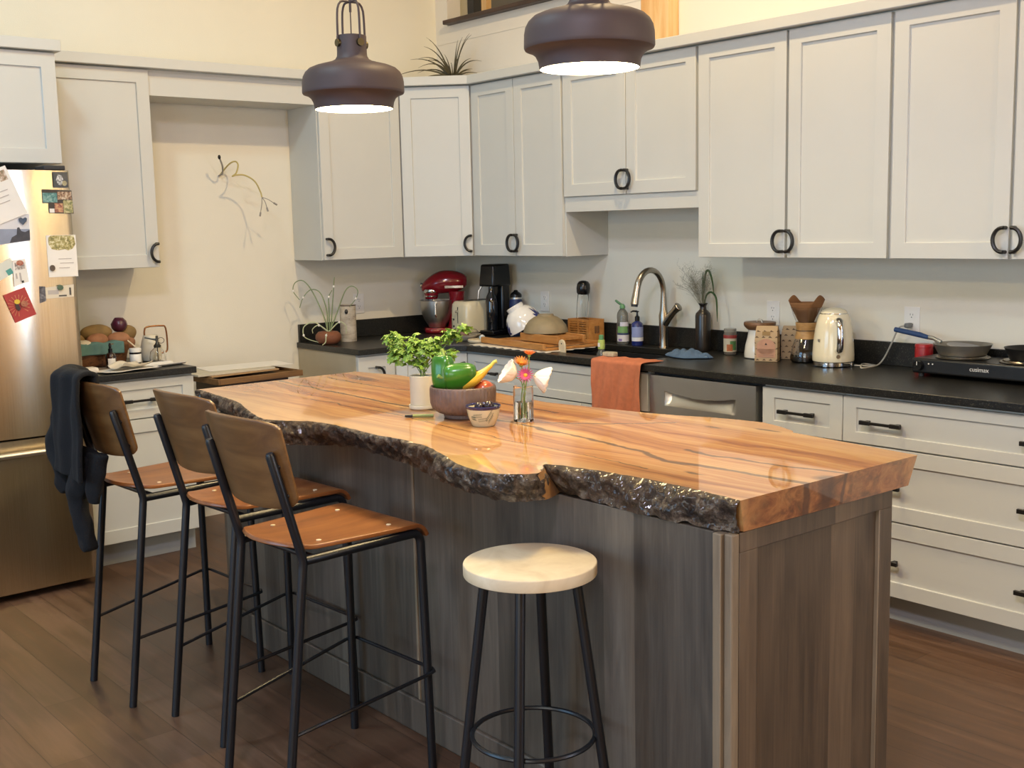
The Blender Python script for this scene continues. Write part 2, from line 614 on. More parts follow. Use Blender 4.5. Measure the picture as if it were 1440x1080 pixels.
def thing(name, label, cat, loc=(0, 0, 0), rz=0.0, group=None):
    o = bpy.data.objects.new(name, None)
    o.empty_display_size = 0.1
    o.location = loc
    o.rotation_euler = (0, 0, rz)
    C.objects.link(o)
    return tag(o, label, cat, group)


def struct(name, mb, m, **kw):
    return tag(mb.build(name, m, **kw), kind='structure')


def arc(c, r, a0, a1, n, ax=(1, 0, 0), ay=(0, 0, 1)):
    c, ax, ay = Vector(c), Vector(ax), Vector(ay)
    return [c + ax * (r * math.cos(a0 + (a1 - a0) * i / n)) + ay * (r * math.sin(a0 + (a1 - a0) * i / n)) for i in range(n + 1)]


def spline(P, n=6):
    """Catmull-Rom through the points"""
    P = [Vector(p) for p in P]
    Q = [P[0] * 2 - P[1]] + P + [P[-1] * 2 - P[-2]]
    out = []
    for i in range(1, len(Q) - 2):
        a, b, c, d = Q[i - 1:i + 3]
        for k in range(n):
            t = k / n
            out.append(0.5 * ((2 * b) + (c - a) * t + (2 * a - 5 * b + 4 * c - d) * t * t + (3 * b - a - 3 * c + d) * t ** 3))
    out.append(P[-1])
    return out


def text_mesh(name, body, size, m, parent, M, depth=0.0006):
    cu = bpy.data.curves.new(name, 'FONT')
    cu.body = body
    cu.size = size
    cu.extrude = depth
    cu.align_x = 'CENTER'
    cu.align_y = 'CENTER'
    tmp = bpy.data.objects.new(name + '_curve', cu)
    me = bpy.data.meshes.new_from_object(tmp)
    bpy.data.objects.remove(tmp)
    bpy.data.curves.remove(cu)
    me.transform(M)
    me.materials.clear()
    me.materials.append(m)
    o = bpy.data.objects.new(name, me)
    C.objects.link(o)
    if parent is not None:
        o.parent = parent
    return o


# frame for lettering on a face whose outward normal is -y: x stays x, text up becomes z
FRONT = Matrix(((1, 0, 0, 0), (0, 0, -1, 0), (0, 1, 0, 0), (0, 0, 0, 1)))

M_ = dict(
    wall=pm('warm_white_wall_paint', '#e5e0cf', 0.75, 0.015, 3, 0.08, 220),
    shiplap=pm('white_shiplap_paint', '#e6e0d4', 0.6, 0.015, 3),
    ceiling=pm('ceiling_paint', '#e4ded2', 0.8, 0.01),
    cab=pm('white_cabinet_paint', '#cecec6', 0.42, 0.012, 4),
    toe=pm('shaded_white_toe_kick', '#a3a7a5', 0.5, 0.02),  # cabinet white greyed: shade of the recess put into the colour
    raw=pm('raw_board_panel', '#b7a98c', 0.6, 0.06, 5),
    floor=floor_mat(),
    counter=counter_mat(),
    black=pm('black_handle_metal', '#1a1816', 0.38, 0.05, 20, spec=0.5),
    steel=pm('brushed_stainless', '#d2d0ca', 0.38, 0.03, 2, metal=1.0),
    nickel=pm('brushed_nickel', '#aba498', 0.24, 0.03, 8, metal=1.0),
    chrome=pm('polished_chrome', '#d8d8d8', 0.08, 0.01, 8, metal=1.0),
    darkgrey=pm('dark_grey_plastic', '#2b2c2e', 0.5, 0.05),
    chairblack=pm('powder_coated_black_steel', '#14171c', 0.33, 0.05, 12, spec=0.6),
    seat=woodmat('stained_plywood_seat', ['#71401d', '#8d5428', '#a06532'], (14, 1.6, 14), 0.36, 0.08, coat=0.25, coatr=0.2),
    back=woodmat('stained_plywood_back_view_tone', ['#604224', '#73512d', '#836038'], (1.6, 14, 14), 0.38, 0.08, coat=0.25, coatr=0.2),  # same plywood as the seat; olive viewing tone put into the colour
    slab=slab_mat(),
    bark=bark_mat(),
    panel=plank_panel_mat('grey_stained_planks', 0, 0.105, ['#3c362f', '#5a5248', '#796f61'], 0.03),
    panel_end=plank_panel_mat('grey_brown_stained_planks', 1, 0.10, ['#41362a', '#5f4f3e', '#7b6852'], 0.0),
    trimwood=woodmat('grey_brown_trim', ['#6e604e', '#85755f', '#978770'], (14, 14, 1.2), 0.5, 0.1),
    palewood=woodmat('pale_birch', ['#cdb997', '#dccaa8', '#e6d7b9'], (6, 6, 6), 0.5, 0.05),
    bamboo=woodmat('bamboo', ['#a06a33', '#b98043', '#c99558'], (3, 20, 20), 0.45, 0.08),
    pine=woodmat('knotty_pine', ['#d09a5c', '#e0b77e', '#ecca98'], (12, 12, 1.2), 0.5, 0.06),
    darkwood=woodmat('dark_stained_wood', ['#2c1f1a', '#42302a', '#533e35'], (2, 16, 16), 0.45, 0.08),
    lamp=pm('plum_brown_lamp_enamel', '#4b3d3b', 0.55, 0.04, 10, spec=0.5),
    lampin=pm('white_lamp_enamel', '#fbf6ec', 0.5, 0.01),
    brass=pm('aged_brass', '#6f6347', 0.35, 0.08, 20, metal=1.0),
    cream=pm('cream_enamel', '#e6dcbd', 0.18, 0.02, 5, coat=0.6, coatr=0.05),
    ceram=pm('cream_stoneware', '#d6cdb6', 0.4, 0.06, 12),
    white=pm('white_porcelain', '#eceae4', 0.12, 0.01, 6, coat=0.6, coatr=0.04),
    paper=pm('white_paper', '#e9e5dc', 0.85, 0.02, 8),
    paper2=pm('cream_paper', '#d9cfba', 0.85, 0.03, 8),
    card=pm('brown_cardboard', '#a98a63', 0.85, 0.06, 10),
    blackplastic=pm('black_gloss_plastic', '#0e0f11', 0.22, 0.05, 10, spec=0.5),
    glass=glassmat('clear_glass'),
    terracotta=pm('brown_terracotta', '#7d4c33', 0.65, 0.12, 14, 0.2, 60),
    green=pm('green_stem', '#7f9a52', 0.5, 0.15, 10),
    darkgreen=pm('dark_green_leaf', '#3f5a30', 0.5, 0.15, 14),
)
# ------------------------------------------------------------------ room shell
ZU0, ZU1 = 1.383, 2.340          # upper cabinets
ZC = 0.914                       # counter top
RX, FY, CZ = 8.0, -7.0, 3.9

struct('floor', MB().box(-0.15, RX + 0.15, FY - 0.15, 0.15, -0.1, 0.0), M_['floor'])
struct('ceiling', MB().box(-0.15, RX + 0.15, FY - 0.15, 1.6, CZ, CZ + 0.1), M_['ceiling'])
struct('wall_left', MB().box(-0.15, 0.0, FY - 0.15, 0.15, 0.0, CZ), M_['wall'])
struct('wall_back', MB().box(0.0, RX + 0.15, 0.0, 0.15, 0.0, 2.44), M_['wall'])
# the furred-out shiplap wall above the cabinets, loft opening over it
b = MB().box(0.0, RX + 0.15, -0.10, -0.0005, 2.4415, 2.6445).box(0.0, RX + 0.15, -0.097, -0.0005, 2.6445, 2.648).box(0.0, RX + 0.15, -0.10, -0.0005, 2.648, 2.75)
b.box(0.0, 0.12, -0.10, -0.0005, 2.75, CZ).box(1.95, RX + 0.15, -0.10, -0.0005, 2.75, 2.9405)
b.box(1.95, RX + 0.15, -0.097, -0.0005, 2.9405, 2.944).box(1.95, RX + 0.15, -0.10, -0.0005, 2.944, CZ)
b.box(0.0, 1.95, -0.10, -0.0005, 3.55, CZ)
struct('wall_back_upper', b, M_['shiplap'])
b = MB().box(0.0, 2.2, 1.45, 1.5, 2.44, CZ).box(-0.05, 0.0, 0.15, 1.5, 2.44, CZ).box(2.2, 2.25, 0.15, 1.5, 2.44, CZ).box(0.0, 2.2, 0.0, 1.45, 2.70, 2.745)
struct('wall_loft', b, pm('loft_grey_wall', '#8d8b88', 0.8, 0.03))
struct('trim_loft_sill', MB().box(0.135, 1.70, -0.15, 0.02, 2.751, 2.776), M_['darkwood'], bevel=0.004)
# walls behind the camera with two window openings
b = MB()
b.box(RX, RX + 0.15, FY, -1.0, 0, CZ).box(RX, RX + 0.15, -0.55, 0.0, 0, 2.44).box(RX, RX + 0.15, -1.0, -0.55, 0, 0.1).box(RX, RX + 0.15, -1.0, -0.55, 2.8, CZ).box(RX, RX + 0.15, -0.55, -0.1, 2.44, CZ)
struct('wall_right', b, M_['pine'])
b = MB()
for x0, x1 in ((0, 0.8), (3.4, 4.6), (7.4, RX)):
    b.box(x0, x1, FY - 0.15, FY, 0, CZ)
for x0, x1 in ((0.8, 3.4), (4.6, 7.4)):
    b.box(x0, x1, FY - 0.15, FY, 0, 0.6).box(x0, x1, FY - 0.15, FY, 2.6, CZ)
struct('wall_front', b, M_['pine'])
b = MB()
for y0, y1 in ((-1.0, -0.96), (-0.59, -0.55)):
    b.box(RX + 0.03, RX + 0.09, y0, y1, 0.1, 2.8)
for z0, z1 in ((0.1, 0.15), (2.75, 2.8)):
    b.box(RX + 0.03, RX + 0.09, -0.96, -0.59, z0, z1)
struct('window_1', b, M_['shiplap'])
for k, (a0, a1) in enumerate(((4.6, 7.4), (0.8, 3.4))):
    b = MB()
    for x0, x1 in ((a0, a0 + 0.05), (a1 - 0.05, a1), ((a0 + a1) / 2 - 0.025, (a0 + a1) / 2 + 0.025)):
        b.box(x0, x1, FY - 0.09, FY - 0.03, 0.6, 2.6)
    for z0, z1 in ((0.6, 0.65), (2.55, 2.6)):
        b.box(a0 + 0.05, a1 - 0.05, FY - 0.09, FY - 0.03, z0, z1)
    struct('window_%d' % (k + 2), b, M_['shiplap'])

t = thing('wall_post', 'knotty pine post standing on the cabinet top against the shiplap', 'post', (1.882, -0.140, 2.392))
MB().box(-0.090, 0.090, -0.038, 0.039, 0.0, 1.5).build('timber', M_['pine'], t, bevel=0.003)
t = thing('railing_bracket', 'small black bracket with a pine block at the loft opening', 'bracket', (0.30, 0.06, 2.745))
MB().box(-0.10, -0.03, -0.02, 0.02, 0.0, 0.5).build('plate', M_['black'], t)
MB().box(-0.03, 0.10, -0.02, 0.05, 0.0, 0.06).build('block', M_['shiplap'], t)
MB().box(-0.025, 0.02, -0.02, 0.02, 0.06, 0.5).build('pine_block', M_['pine'], t)

# ------------------------------------------------------------------ cabinet hardware


def arc_pull(parent, x, z, y, side):
    """half-round black pull lying parallel to the door; side=-1 bulges to -x, +1 to +x; ends at x"""
    P = []
    for i in range(15):
        a = PI / 2 - PI * i / 14
        P.append((x + side * 0.036 * math.cos(a), y - 0.026, z + 0.044 * math.sin(a)))
    P = [(x - side * 0.004, y - 0.026, z + 0.044)] + P + [(x - side * 0.004, y - 0.026, z - 0.044)]
    mb = MB().tube(P, 0.0074, 8, flat=1.15)
    for s in (-1, 1):
        mb.tube([(x, y - 0.028, z + s * 0.044), (x, y + 0.0, z + s * 0.044)], 0.0068, 8)
    return mb.build('handle', M_['black'], parent)


def bar_pull(parent, xc, z, y, w=0.172):
    mb = MB()
    mb.box(xc - w / 2, xc + w / 2, y - 0.034, y - 0.026, z - 0.0055, z + 0.0055)
    for s in (-1, 1):
        xe = xc + s * (w / 2 - 0.022)
        mb.box(xe - 0.022, xe + 0.022, y - 0.036, y - 0.024, z - 0.008, z + 0.008)
        mb.box(xe - 0.008, xe + 0.008, y - 0.026, y, z - 0.006, z + 0.006)
    return mb.build('handle', M_['black'], parent, bevel=0.0015)


def front(parent, kind, x0, x1, z0, z1, y, handle=None, fw=0.062):
    o = MB().shaker(x0 + 0.0016, x1 - 0.0016, z0 + 0.0016, z1 - 0.0016, y - 0.02, fw=fw).build(kind, M_['cab'], parent, bevel=0.0012, bseg=1, ang=0.5)
    if handle:
        if handle[0] == 'arc':
            arc_pull(o, handle[1], handle[2], y - 0.02, handle[3])
        else:
            for xc in handle[1]:
                bar_pull(o, xc, handle[2], y - 0.02)
    return o


def upper(label, loc, rz, w, depth=0.305, z0=ZU0, z1=ZU1, doors=(), name='wall_cabinet'):
    """local frame: back on y=0, front to -y, x along the wall, z from the cabinet bottom"""
    t = thing(name, label, 'cabinet', (loc[0], loc[1], z0), rz)
    h = z1 - z0
    MB().box(0.0005, w - 0.0005, -depth, -0.001, 0.0, h).build('carcass', M_['cab'], t)
    for d in doors:
        front(t, 'door', d[0], d[1], 0.0, h - 0.004, -depth, d[2] if len(d) > 2 else None)
    return t


HZ = 0.072        # height of the pulls above the door bottom
# left wall, from the refrigerator to the corner
upper('white wall cabinet right of the refrigerator, above the basket of potatoes', (0, -2.618, 0), PI / 2, 0.538, doors=[(0, 0.538, ('arc', 0.523, HZ, -1))])
upper('white wall cabinet above the garlic planter, between alcove and corner', (0, -1.148, 0), PI / 2, 0.538, doors=[(0.004, 0.530, ('arc', 0.022, HZ, 1))])
# diagonal corner cabinet (plan polygon, own carcass)
t = thing('corner_wall_cabinet', 'white diagonal wall cabinet in the corner above the red mixer', 'cabinet', (0, 0, ZU0))
MB().prism([(0.001, -0.001), (0.001, -0.6095), (0.305, -0.6095), (0.6035, -0.305), (0.6035, -0.001)], 0, ZU1 - ZU0).build('carcass', M_['cab'], t)
q = MB().shaker(0.014, 0.411, 0.002, ZU1 - ZU0 - 0.004, -0.02)
dg = Matrix.Translation((0.305, -0.6095, 0)) @ Matrix.Rotation(PI / 4, 4, 'Z')
dr = q.xform(dg).build('door', M_['cab'], t, bevel=0.0012, bseg=1, ang=0.5)
hn = arc_pull(dr, 0.402, HZ, -0.02, -1)
hn.data.transform(dg)
# sink wall
upper('white two-door wall cabinet above the black soda machine', (0.604, 0, 0), 0, 0.767,
      doors=[(0.008, 0.3765, ('arc', 0.366, HZ, -1)), (0.3775, 0.759, ('arc', 0.388, HZ, 1))])
t = upper('short white two-door wall cabinet with a valance above the sink', (1.371, 0, 0), 0, 0.910, z0=1.689,
          doors=[(0.004, 0.454, ('arc', 0.444, HZ, -1)), (0.456, 0.902, ('arc', 0.466, HZ, 1))])
MB().box(0.002, 0.908, -0.312, -0.292, -0.077, 0.0).build('valance', M_['cab'], t, bevel=0.001, bseg=1)
upper('white two-door wall cabinet above the cream kettle', (2.281, 0, 0), 0, 0.990,
      doors=[(0.006, 0.492, ('arc', 0.480, HZ, -1)), (0.502, 0.984, ('arc', 0.514, HZ, 1))])
upper('white two-door wall cabinet above the black hotplate, farthest right', (3.271, 0, 0), 0, 0.990,
      doors=[(0.008, 0.492, ('arc', 0.480, HZ, -1)), (0.502, 0.984, ('arc', 0.514, HZ, 1))])
# deep cabinet over the refrigerator
upper('deep white cabinet over the steel refrigerator', (0, -3.54, 0), PI / 2, 0.918, depth=0.60, z0=1.862, name='fridge_cabinet',
      doors=[(0, 0.459, ('arc', 0.445, HZ, -1)), (0.459, 0.918, ('arc', 0.473, HZ, 1))])

# alcove header and the crown boards on top of the cabinets
struct('trim_alcove_header', MB().box(0.0005, 0.306, -2.0795, -1.1485, 2.217, ZU1), M_['cab'])
cr = [(0.0005, -2.60), (0.36, -2.60), (0.36, -0.636), (0.629, -0.36), (4.262, -0.36), (4.262, -0.0005), (0.0005, -0.0005)]
struct('trim_crown', MB().prism(cr, ZU1 + 0.001, ZU1 + 0.050), M_['cab'], bevel=0.003)
struct('trim_crown_deep', MB().box(0.0005, 0.645, -3.56, -2.601, ZU1 + 0.001, ZU1 + 0.050), M_['cab'], bevel=0.003)

# ------------------------------------------------------------------ base cabinets
D0 = 0.612   # carcass depth, fronts add 0.02


def base(label, loc, rz, w, fronts, name='base_cabinet', end=None, hollow=False):
    t = thing(name, label, 'cabinet', loc, rz)
    b = MB()
    if hollow:
        b.box(0.001, 0.019, -D0, -0.001, 0.114, 0.882).box(w - 0.019, w - 0.001, -D0, -0.001, 0.114, 0.882)
        b.box(0.019, w - 0.019, -D0, -0.001, 0.114, 0.132).box(0.019, w - 0.019, -D0, -D0 + 0.018, 0.132, 0.65)
    else:
        b.box(0.001, w - 0.001, -D0, -0.001, 0.114, 0.882)
    b.build('carcass', M_['cab'], t)
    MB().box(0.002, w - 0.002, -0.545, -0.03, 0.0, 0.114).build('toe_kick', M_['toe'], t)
    if end:
        MB().box(-0.0035, 0.0005, -D0 + 0.004, -0.001, 0.0, 0.882).build('end_panel', M_['raw'], t)
    for f in fronts:
        front(t, f[0], f[1], f[2], f[3], f[4], -D0, f[5] if len(f) > 5 else None, fw=0.062 if f[0] == 'door' else 0.058)
    return t


Z3 = [(0.118, 0.408), (0.411, 0.688), (0.691, 0.872)]


def drawers(w, xs, hz=(0.258, 0.545, 0.779)):
    return [('drawer', 0.0, w, z0, z1, ('bar', xs, hz[i])) for i, (z0, z1) in enumerate(Z3)]


base('white base cabinet with one drawer over a door, beside the refrigerator', (0, -2.63, 0), PI / 2, 0.551,
     [('door', 0.0, 0.551, 0.118, 0.688, ('arc', 0.018, 0.60, 1)), ('drawer', 0.0, 0.551, 0.691, 0.872, ('bar', [0.2755], 0.779))])
base('narrow white one-door base cabinet with bare board end facing the alcove', (0, -1.148, 0), PI / 2, 0.236,
     [('door', 0.0, 0.236, 0.118, 0.872, ('arc', 0.112, 0.765, 1))], end=True)
# diagonal corner base
t = thing('corner_base_cabinet', 'white diagonal base cabinet in the corner behind the potted herb', 'cabinet', (0, 0, 0))
MB().prism([(0.001, -0.001), (0.001, -0.9115), (D0, -0.9115), (0.9165, -D0), (0.9165, -0.001)], 0.114, 0.882).build('carcass', M_['cab'], t)
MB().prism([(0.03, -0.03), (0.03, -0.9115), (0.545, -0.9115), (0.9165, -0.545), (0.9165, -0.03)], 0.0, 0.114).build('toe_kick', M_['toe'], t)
dg = Matrix.Translation((D0, -0.9115, 0)) @ Matrix.Rotation(PI / 4, 4, 'Z')
dr = MB().shaker(0.020, 0.411, 0.118, 0.872, -0.02).xform(dg).build('door', M_['cab'], t, bevel=0.0012, bseg=1, ang=0.5)
hn = arc_pull(dr, 0.395, 0.775, -0.02, -1)
hn.data.transform(dg)
base('white three-drawer base cabinet under the bamboo dish rack', (0.917, 0, 0), 0, 0.450, drawers(0.450, [0.19]))
base('wide white sink cabinet behind the orange towel', (1.367, 0, 0), 0, 0.888,
     [('drawer', 0, 0.888, 0.691, 0.872), ('door', 0, 0.444, 0.118, 0.688), ('door', 0.444, 0.888, 0.118, 0.688)], hollow=True)
base('white three-drawer base cabinet between dishwasher and wide drawers', (2.897, 0, 0), 0, 0.385, drawers(0.385, [0.185]))
base('wide white three-drawer base cabinet under the hotplate, two pulls per drawer', (3.282, 0, 0), 0, 0.978, drawers(0.978, [0.18, 0.80]))

# dishwasher
t = thing('dishwasher', 'stainless dishwasher under the black counter, right of the orange towel', 'dishwasher', (2.262, 0, 0))
W = 0.618
MB().box(0.0, 0.6315, -0.595, -0.03, 0.05, 0.880).build('tub', M_['darkgrey'], t)
MB().box(0.01, W, -0.53, -0.05, 0.0, 0.05).build('toe_kick', M_['darkgrey'], t)


def dwf(u, v):
    x = 0.012 + (W - 0.022) * u
    z = 0.105 + 0.762 * v
    p0, p1 = 0.095, W - 0.115
    y = -0.640
    if p0 < x < p1:
        q = (x - p0) / (p1 - p0)
        top = 0.800 - 0.020 * math.sin(PI * q)
        bot = 0.735
        if bot < z < top:
            y += 0.034 * ((z - bot) / (top - bot)) ** 0.7 * min(1, 14 * min(q, 1 - q))
    return (x, y, z)


d = MB().grid(dwf, 96, 240)
d.box(0.012, W - 0.010, -0.6395, -0.600, 0.105, 0.735).box(0.012, W - 0.010, -0.60, -0.5955, 0.735, 0.867)
d.box(0.012, 0.10, -0.6395, -0.60, 0.735, 0.867).box(W - 0.11, W - 0.010, -0.6395, -0.60, 0.735, 0.867).box(0.10, W - 0.11, -0.6395, -0.60, 0.805, 0.867)
d.build('door', M_['steel'], t, ang=0.5)

# ------------------------------------------------------------------ countertops
DC = 0.6595
t = thing('countertop', 'long black speckled stone countertop running around the corner to the hotplate', 'countertop', (0, 0, 0.883))
outer = [(0.0015, -1.160), (DC, -1.160), (DC, -0.9105), (0.9465, -DC), (4.262, -DC), (4.262, -0.0015), (0.0015, -0.0015)]
sk = [(1.475, -0.555), (2.150, -0.555), (2.150, -0.135), (1.475, -0.135)]
bm = bmesh.new()
ed = []
for P in (outer, sk):
    vs = [bm.verts.new((x, y, 0.0)) for x, y in P]
    ed += [bm.edges.new((vs[i], vs[(i + 1) % len(vs)])) for i in range(len(vs))]
fc = bmesh.ops.triangle_fill(bm, edges=ed, use_beauty=True)
ff = [g for g in fc['geom'] if isinstance(g, bmesh.types.BMFace)]
ex = bmesh.ops.extrude_face_region(bm, geom=ff)
bmesh.ops.translate(bm, verts=[g for g in ex['geom'] if isinstance(g, bmesh.types.BMVert)], vec=(0, 0, ZC - 0.883))
mb = MB()
mb.bm.free()
mb.bm = bm
mb.build('slab', M_['counter'], t, bevel=0.003)
MB().box(0.0015, 0.02, -1.148, -0.021, 0.0315, 0.133).build('backsplash', M_['counter'], t, bevel=0.002)
MB().box(0.0015, 4.262, -0.0205, -0.0015, 0.0315, 0.133).build('backsplash', M_['counter'], t, bevel=0.002)
t = thing('countertop', 'short black stone countertop beside the refrigerator under basket and papers', 'countertop', (0, -2.63, 0.883))
MB().box(0.0015, DC, 0.001, 0.557, 0.0, 0.031).build('slab', M_['counter'], t, bevel=0.003)

# sink
t = thing('kitchen_sink', 'black undermount sink basin behind the orange towel', 'sink', (1.8125, -0.345, 0.66))
b = MB()
sx0, sx1, sy0, sy1 = -0.3365, 0.3365, -0.209, 0.209
b.box(sx0, sx1, sy0, sy1, 0.0, 0.012)
b.box(sx0, sx0 + 0.012, sy0, sy1, 0.012, 0.222).box(sx1 - 0.012, sx1, sy0, sy1, 0.012, 0.222)
b.box(sx0 + 0.012, sx1 - 0.012, sy0, sy0 + 0.012, 0.012, 0.222).box(sx0 + 0.012, sx1 - 0.012, sy1 - 0.012, sy1, 0.012, 0.222)
b.build('basin', pm('black_composite_sink', '#1b1b1c', 0.5, 0.05, 40), t)
MB().lathe([(0, 0.0122), (0.042, 0.0122), (0.045, 0.016), (0.03, 0.0155), (0, 0.014)], 24).build('drain', M_['steel'], t)

# ------------------------------------------------------------------ outlets
def outlet(label, loc, rz):
    t = thing('wall_outlet', label, 'outlet', loc, rz, )
    pl = pm_cache('outlet_plate', '#ebe8e0')
    MB().box(-0.036, 0.036, -0.006, -0.0008, -0.058, 0.058).build('plate', pl, t, bevel=0.002)
    for s in (-1, 1):
        r = MB().lathe([(0, 0.0), (0.0165, 0.0), (0.0165, 0.0075), (0, 0.0075)], 20, M=Matrix.Translation((0, 0, s * 0.0205)) @ Matrix.Rotation(PI / 2, 4, 'X')).build('receptacle', pl, t)
        k = MB()
        for dx, h in ((-0.006, 0.008), (0.006, 0.0065)):
            k.box(dx - 0.001, dx + 0.001, -0.0079, -0.0074, s * 0.0205 + 0.001, s * 0.0205 + 0.001 + h)
        k.tube([(0, -0.0079, s * 0.0205 - 0.007), (0, -0.0073, s * 0.0205 - 0.007)], 0.0025, 8)
        k.build('slots', M_['darkgrey'], r)
    return t


_pc = {}


def pm_cache(n, col, **kw):
    if n not in _pc:
        _pc[n] = pm(n, col, kw.pop('rough', 0.4), 0.01, **kw)
    return _pc[n]


outlet('white wall outlet just right of the birch-bark canister', (0, -0.733, 1.112), PI / 2)
outlet('white wall outlet between blue bottle and glass bottle', (0.85, 0, 1.112), 0)
outlet('white double wall outlet above the brown paper coffee bags', (2.47, 0, 1.112), 0)
outlet('white wall outlet with the kettle plug in it', (3.191, 0, 1.112), 0)
# ------------------------------------------------------------------ island
ZS0, ZS = 0.8645, 0.940
TB = [((1.629, -2.522), (1.622, -2.450)), ((1.832, -2.545), (1.82, -2.49)), ((2.063, -2.573), (2.05, -2.544)), ((2.20, -2.615), (2.20, -2.58)),
      ((2.359, -2.663), (2.36, -2.61)), ((2.47, -2.688), (2.48, -2.65)), ((2.54, -2.672), (2.56, -2.652)), ((2.600, -2.63), (2.62, -2.625)), ((2.657, -2.601), (2.66, -2.565)), ((2.75, -2.590), (2.74, -2.54)),
      ((2.855, -2.590), (2.83, -2.525)), ((2.94, -2.594), (2.92, -2.53)), ((3.022, -2.596), (3.0, -2.537)), ((3.09, -2.585), (3.06, -2.543)), ((3.16, -2.587), (3.12, -2.550)), ((3.259, -2.598), (3.25, -2.584)),
      ((3.33, -2.618), (3.32, -2.607)), ((3.396, -2.640), (3.39, -2.625)), ((3.46, -2.665), (3.45, -2.634)), ((3.515, -2.684), (3.506, -2.642)), ((3.589, -2.696), (3.59, -2.650)), ((3.663, -2.692), (3.655, -2.640)),
      ((3.715, -2.658), (3.704, -2.610)), ((3.742, -2.617), (3.726, -2.575)), ((3.714, -2.57), (3.71, -2.53)), ((3.676, -2.535), (3.692, -2.492)), ((3.702, -2.516), (3.725, -2.478)),
      ((3.792, -2.496), (3.80, -2.49)), ((3.87, -2.484), (3.87, -2.492)), ((3.955, -2.477), (3.95, -2.495)), ((4.03, -2.474), (4.03, -2.492)), ((4.097, -2.475), (4.1, -2.489)), ((4.196, -2.483), (4.19, -2.482)), ((4.270, -2.489), (4.262, -2.470))]
BK = [(4.277, -1.778), (4.05, -1.752), (3.854, -1.727), (3.842, -1.708), (3.77, -1.672), (3.691, -1.649), (3.60, -1.662), (3.517, -1.682), (3.42, -1.722), (3.321, -1.75), (3.20, -1.772), (3.08, -1.79), (2.895, -1.82),
      (2.7, -1.80), (2.5, -1.78), (2.2, -1.75), (1.866, -1.735), (1.75, -1.765), (1.629, -1.79)]
top2 = [a.to_2d() for a in spline([(p[0][0], p[0][1], 0) for p in TB], 8)]
bot2 = [a.to_2d() for a in spline([(p[1][0], p[1][1], 0) for p in TB], 8)]
isl = thing('island_countertop', 'thick glossy live-edge wood slab countertop on the grey island', 'countertop', (2.95, -2.15, ZS0))
OFF = Vector((-2.95, -2.15 * -1, -ZS0))
b = MB()
n = len(top2)
poly_t = [Vector((p.x, p.y + 0.012, ZS)) for p in top2] + [Vector((x, y, ZS)) for x, y in BK]
poly_b = [Vector((p.x, p.y + 0.016, ZS0)) for p in bot2] + [Vector((x - (0.006 if i == 0 else 0), y - 0.03 - 0.012 * math.sin(i * 1.7), ZS0)) for i, (x, y) in enumerate(BK)]
vt = [b.bm.verts.new(p + OFF) for p in poly_t]
vb = [b.bm.verts.new(p + OFF) for p in poly_b]
b.face(vt)
b.face(vb[::-1])
for i in range(len(vt)):
    k = (i + 1) % len(vt)
    b.face([vb[i], vb[k], vt[k], vt[i]])
b.build('slab', M_['slab'], isl, ang=0.5)
# bark along the front edge
NV = 14
b = MB()
FN = 5
dense_t, dense_b = [], []
for L, out in ((top2, dense_t), (bot2, dense_b)):
    for a, c in zip(L, L[1:]):
        for k in range(FN):
            out.append(a.lerp(c, k / FN))
    out.append(L[-1])
rows = []
for i in range(len(dense_t)):
    tg = (dense_t[min(i + 3, len(dense_t) - 1)] - dense_t[max(i - 3, 0)]).normalized()
    nrm = Vector((tg.y, -tg.x))
    row = []
    for j in range(NV + 1):
        v = j / NV
        p2 = dense_t[i].lerp(dense_b[i], v)
        z = ZS + 0.0012 + (ZS0 - 0.0015 - ZS) * v
        q = Vector((p2.x, p2.y, z))
        rough = 0.020 * noise.fractal(q * 15, 0.75, 2.1, 6) + 0.012 * noise.noise(q * 48)
        lift = 0.012 * math.sin(PI * min(1, v * 1.15)) + rough * math.sin(PI * (0.06 + 0.9 * v)) ** 0.5
        if v < 0.01:
            lift = 0.002
            q.y += 0.013
        zz = q.z + 0.007 * noise.noise(q * 34 + Vector((5, 0, 0))) * (1 if j else 0.25) - (0.005 * max(0, noise.noise(q * 30)) if j == NV else 0)
        zz = max(zz, 0.8612)
        row.append(b.bm.verts.new(Vector((q.x + nrm.x * lift, q.y + nrm.y * lift, zz)) + OFF))
    rows.append(row)
for A, B in zip(rows, rows[1:]):
    for j in range(NV):
        b.face([A[j], A[j + 1], B[j + 1], B[j]])
b.build('live_edge_bark', M_['bark'], isl, ang=3.2)

ib = thing('island_cabinet', 'grey stained wood island base under the live-edge slab', 'cabinet', (3.0105, -2.17, 0))
X0, X1, Y0, Y1 = 1.766 - 3.0105, 4.255 - 3.0105, -2.49 + 2.17, -1.853 + 2.17
MB().box(X0 + 0.02, X1 - 0.02, Y0 + 0.02, Y1 - 0.02, 0.0, 0.8605).build('carcass', M_['panel'], ib)
xs = 3.045 - 3.0105
MB().box(X0 + 0.003, xs - 0.006, Y0, Y0 + 0.02, 0.0, 0.8605).build('front_panel', M_['panel'], ib, bevel=0.001)
MB().box(xs + 0.006, X1 - 0.05, Y0, Y0 + 0.02, 0.0, 0.8605).build('front_panel', M_['panel'], ib, bevel=0.001)
MB().box(xs - 0.005, xs + 0.005, Y0 - 0.004, Y0 + 0.012, 0.095, 0.8605).build('seam_strip', M_['trimwood'], ib, bevel=0.001)
MB().box(X1 - 0.048, X1 - 0.024, Y0 - 0.006, Y0 + 0.02, 0.0, 0.8605).build('corner_strip', M_['trimwood'], ib, bevel=0.003)
MB().box(X1 - 0.0235, X1, Y0 + 0.004, Y0 + 0.03, 0.0, 0.8605).build('corner_strip', M_['trimwood'], ib, bevel=0.004)
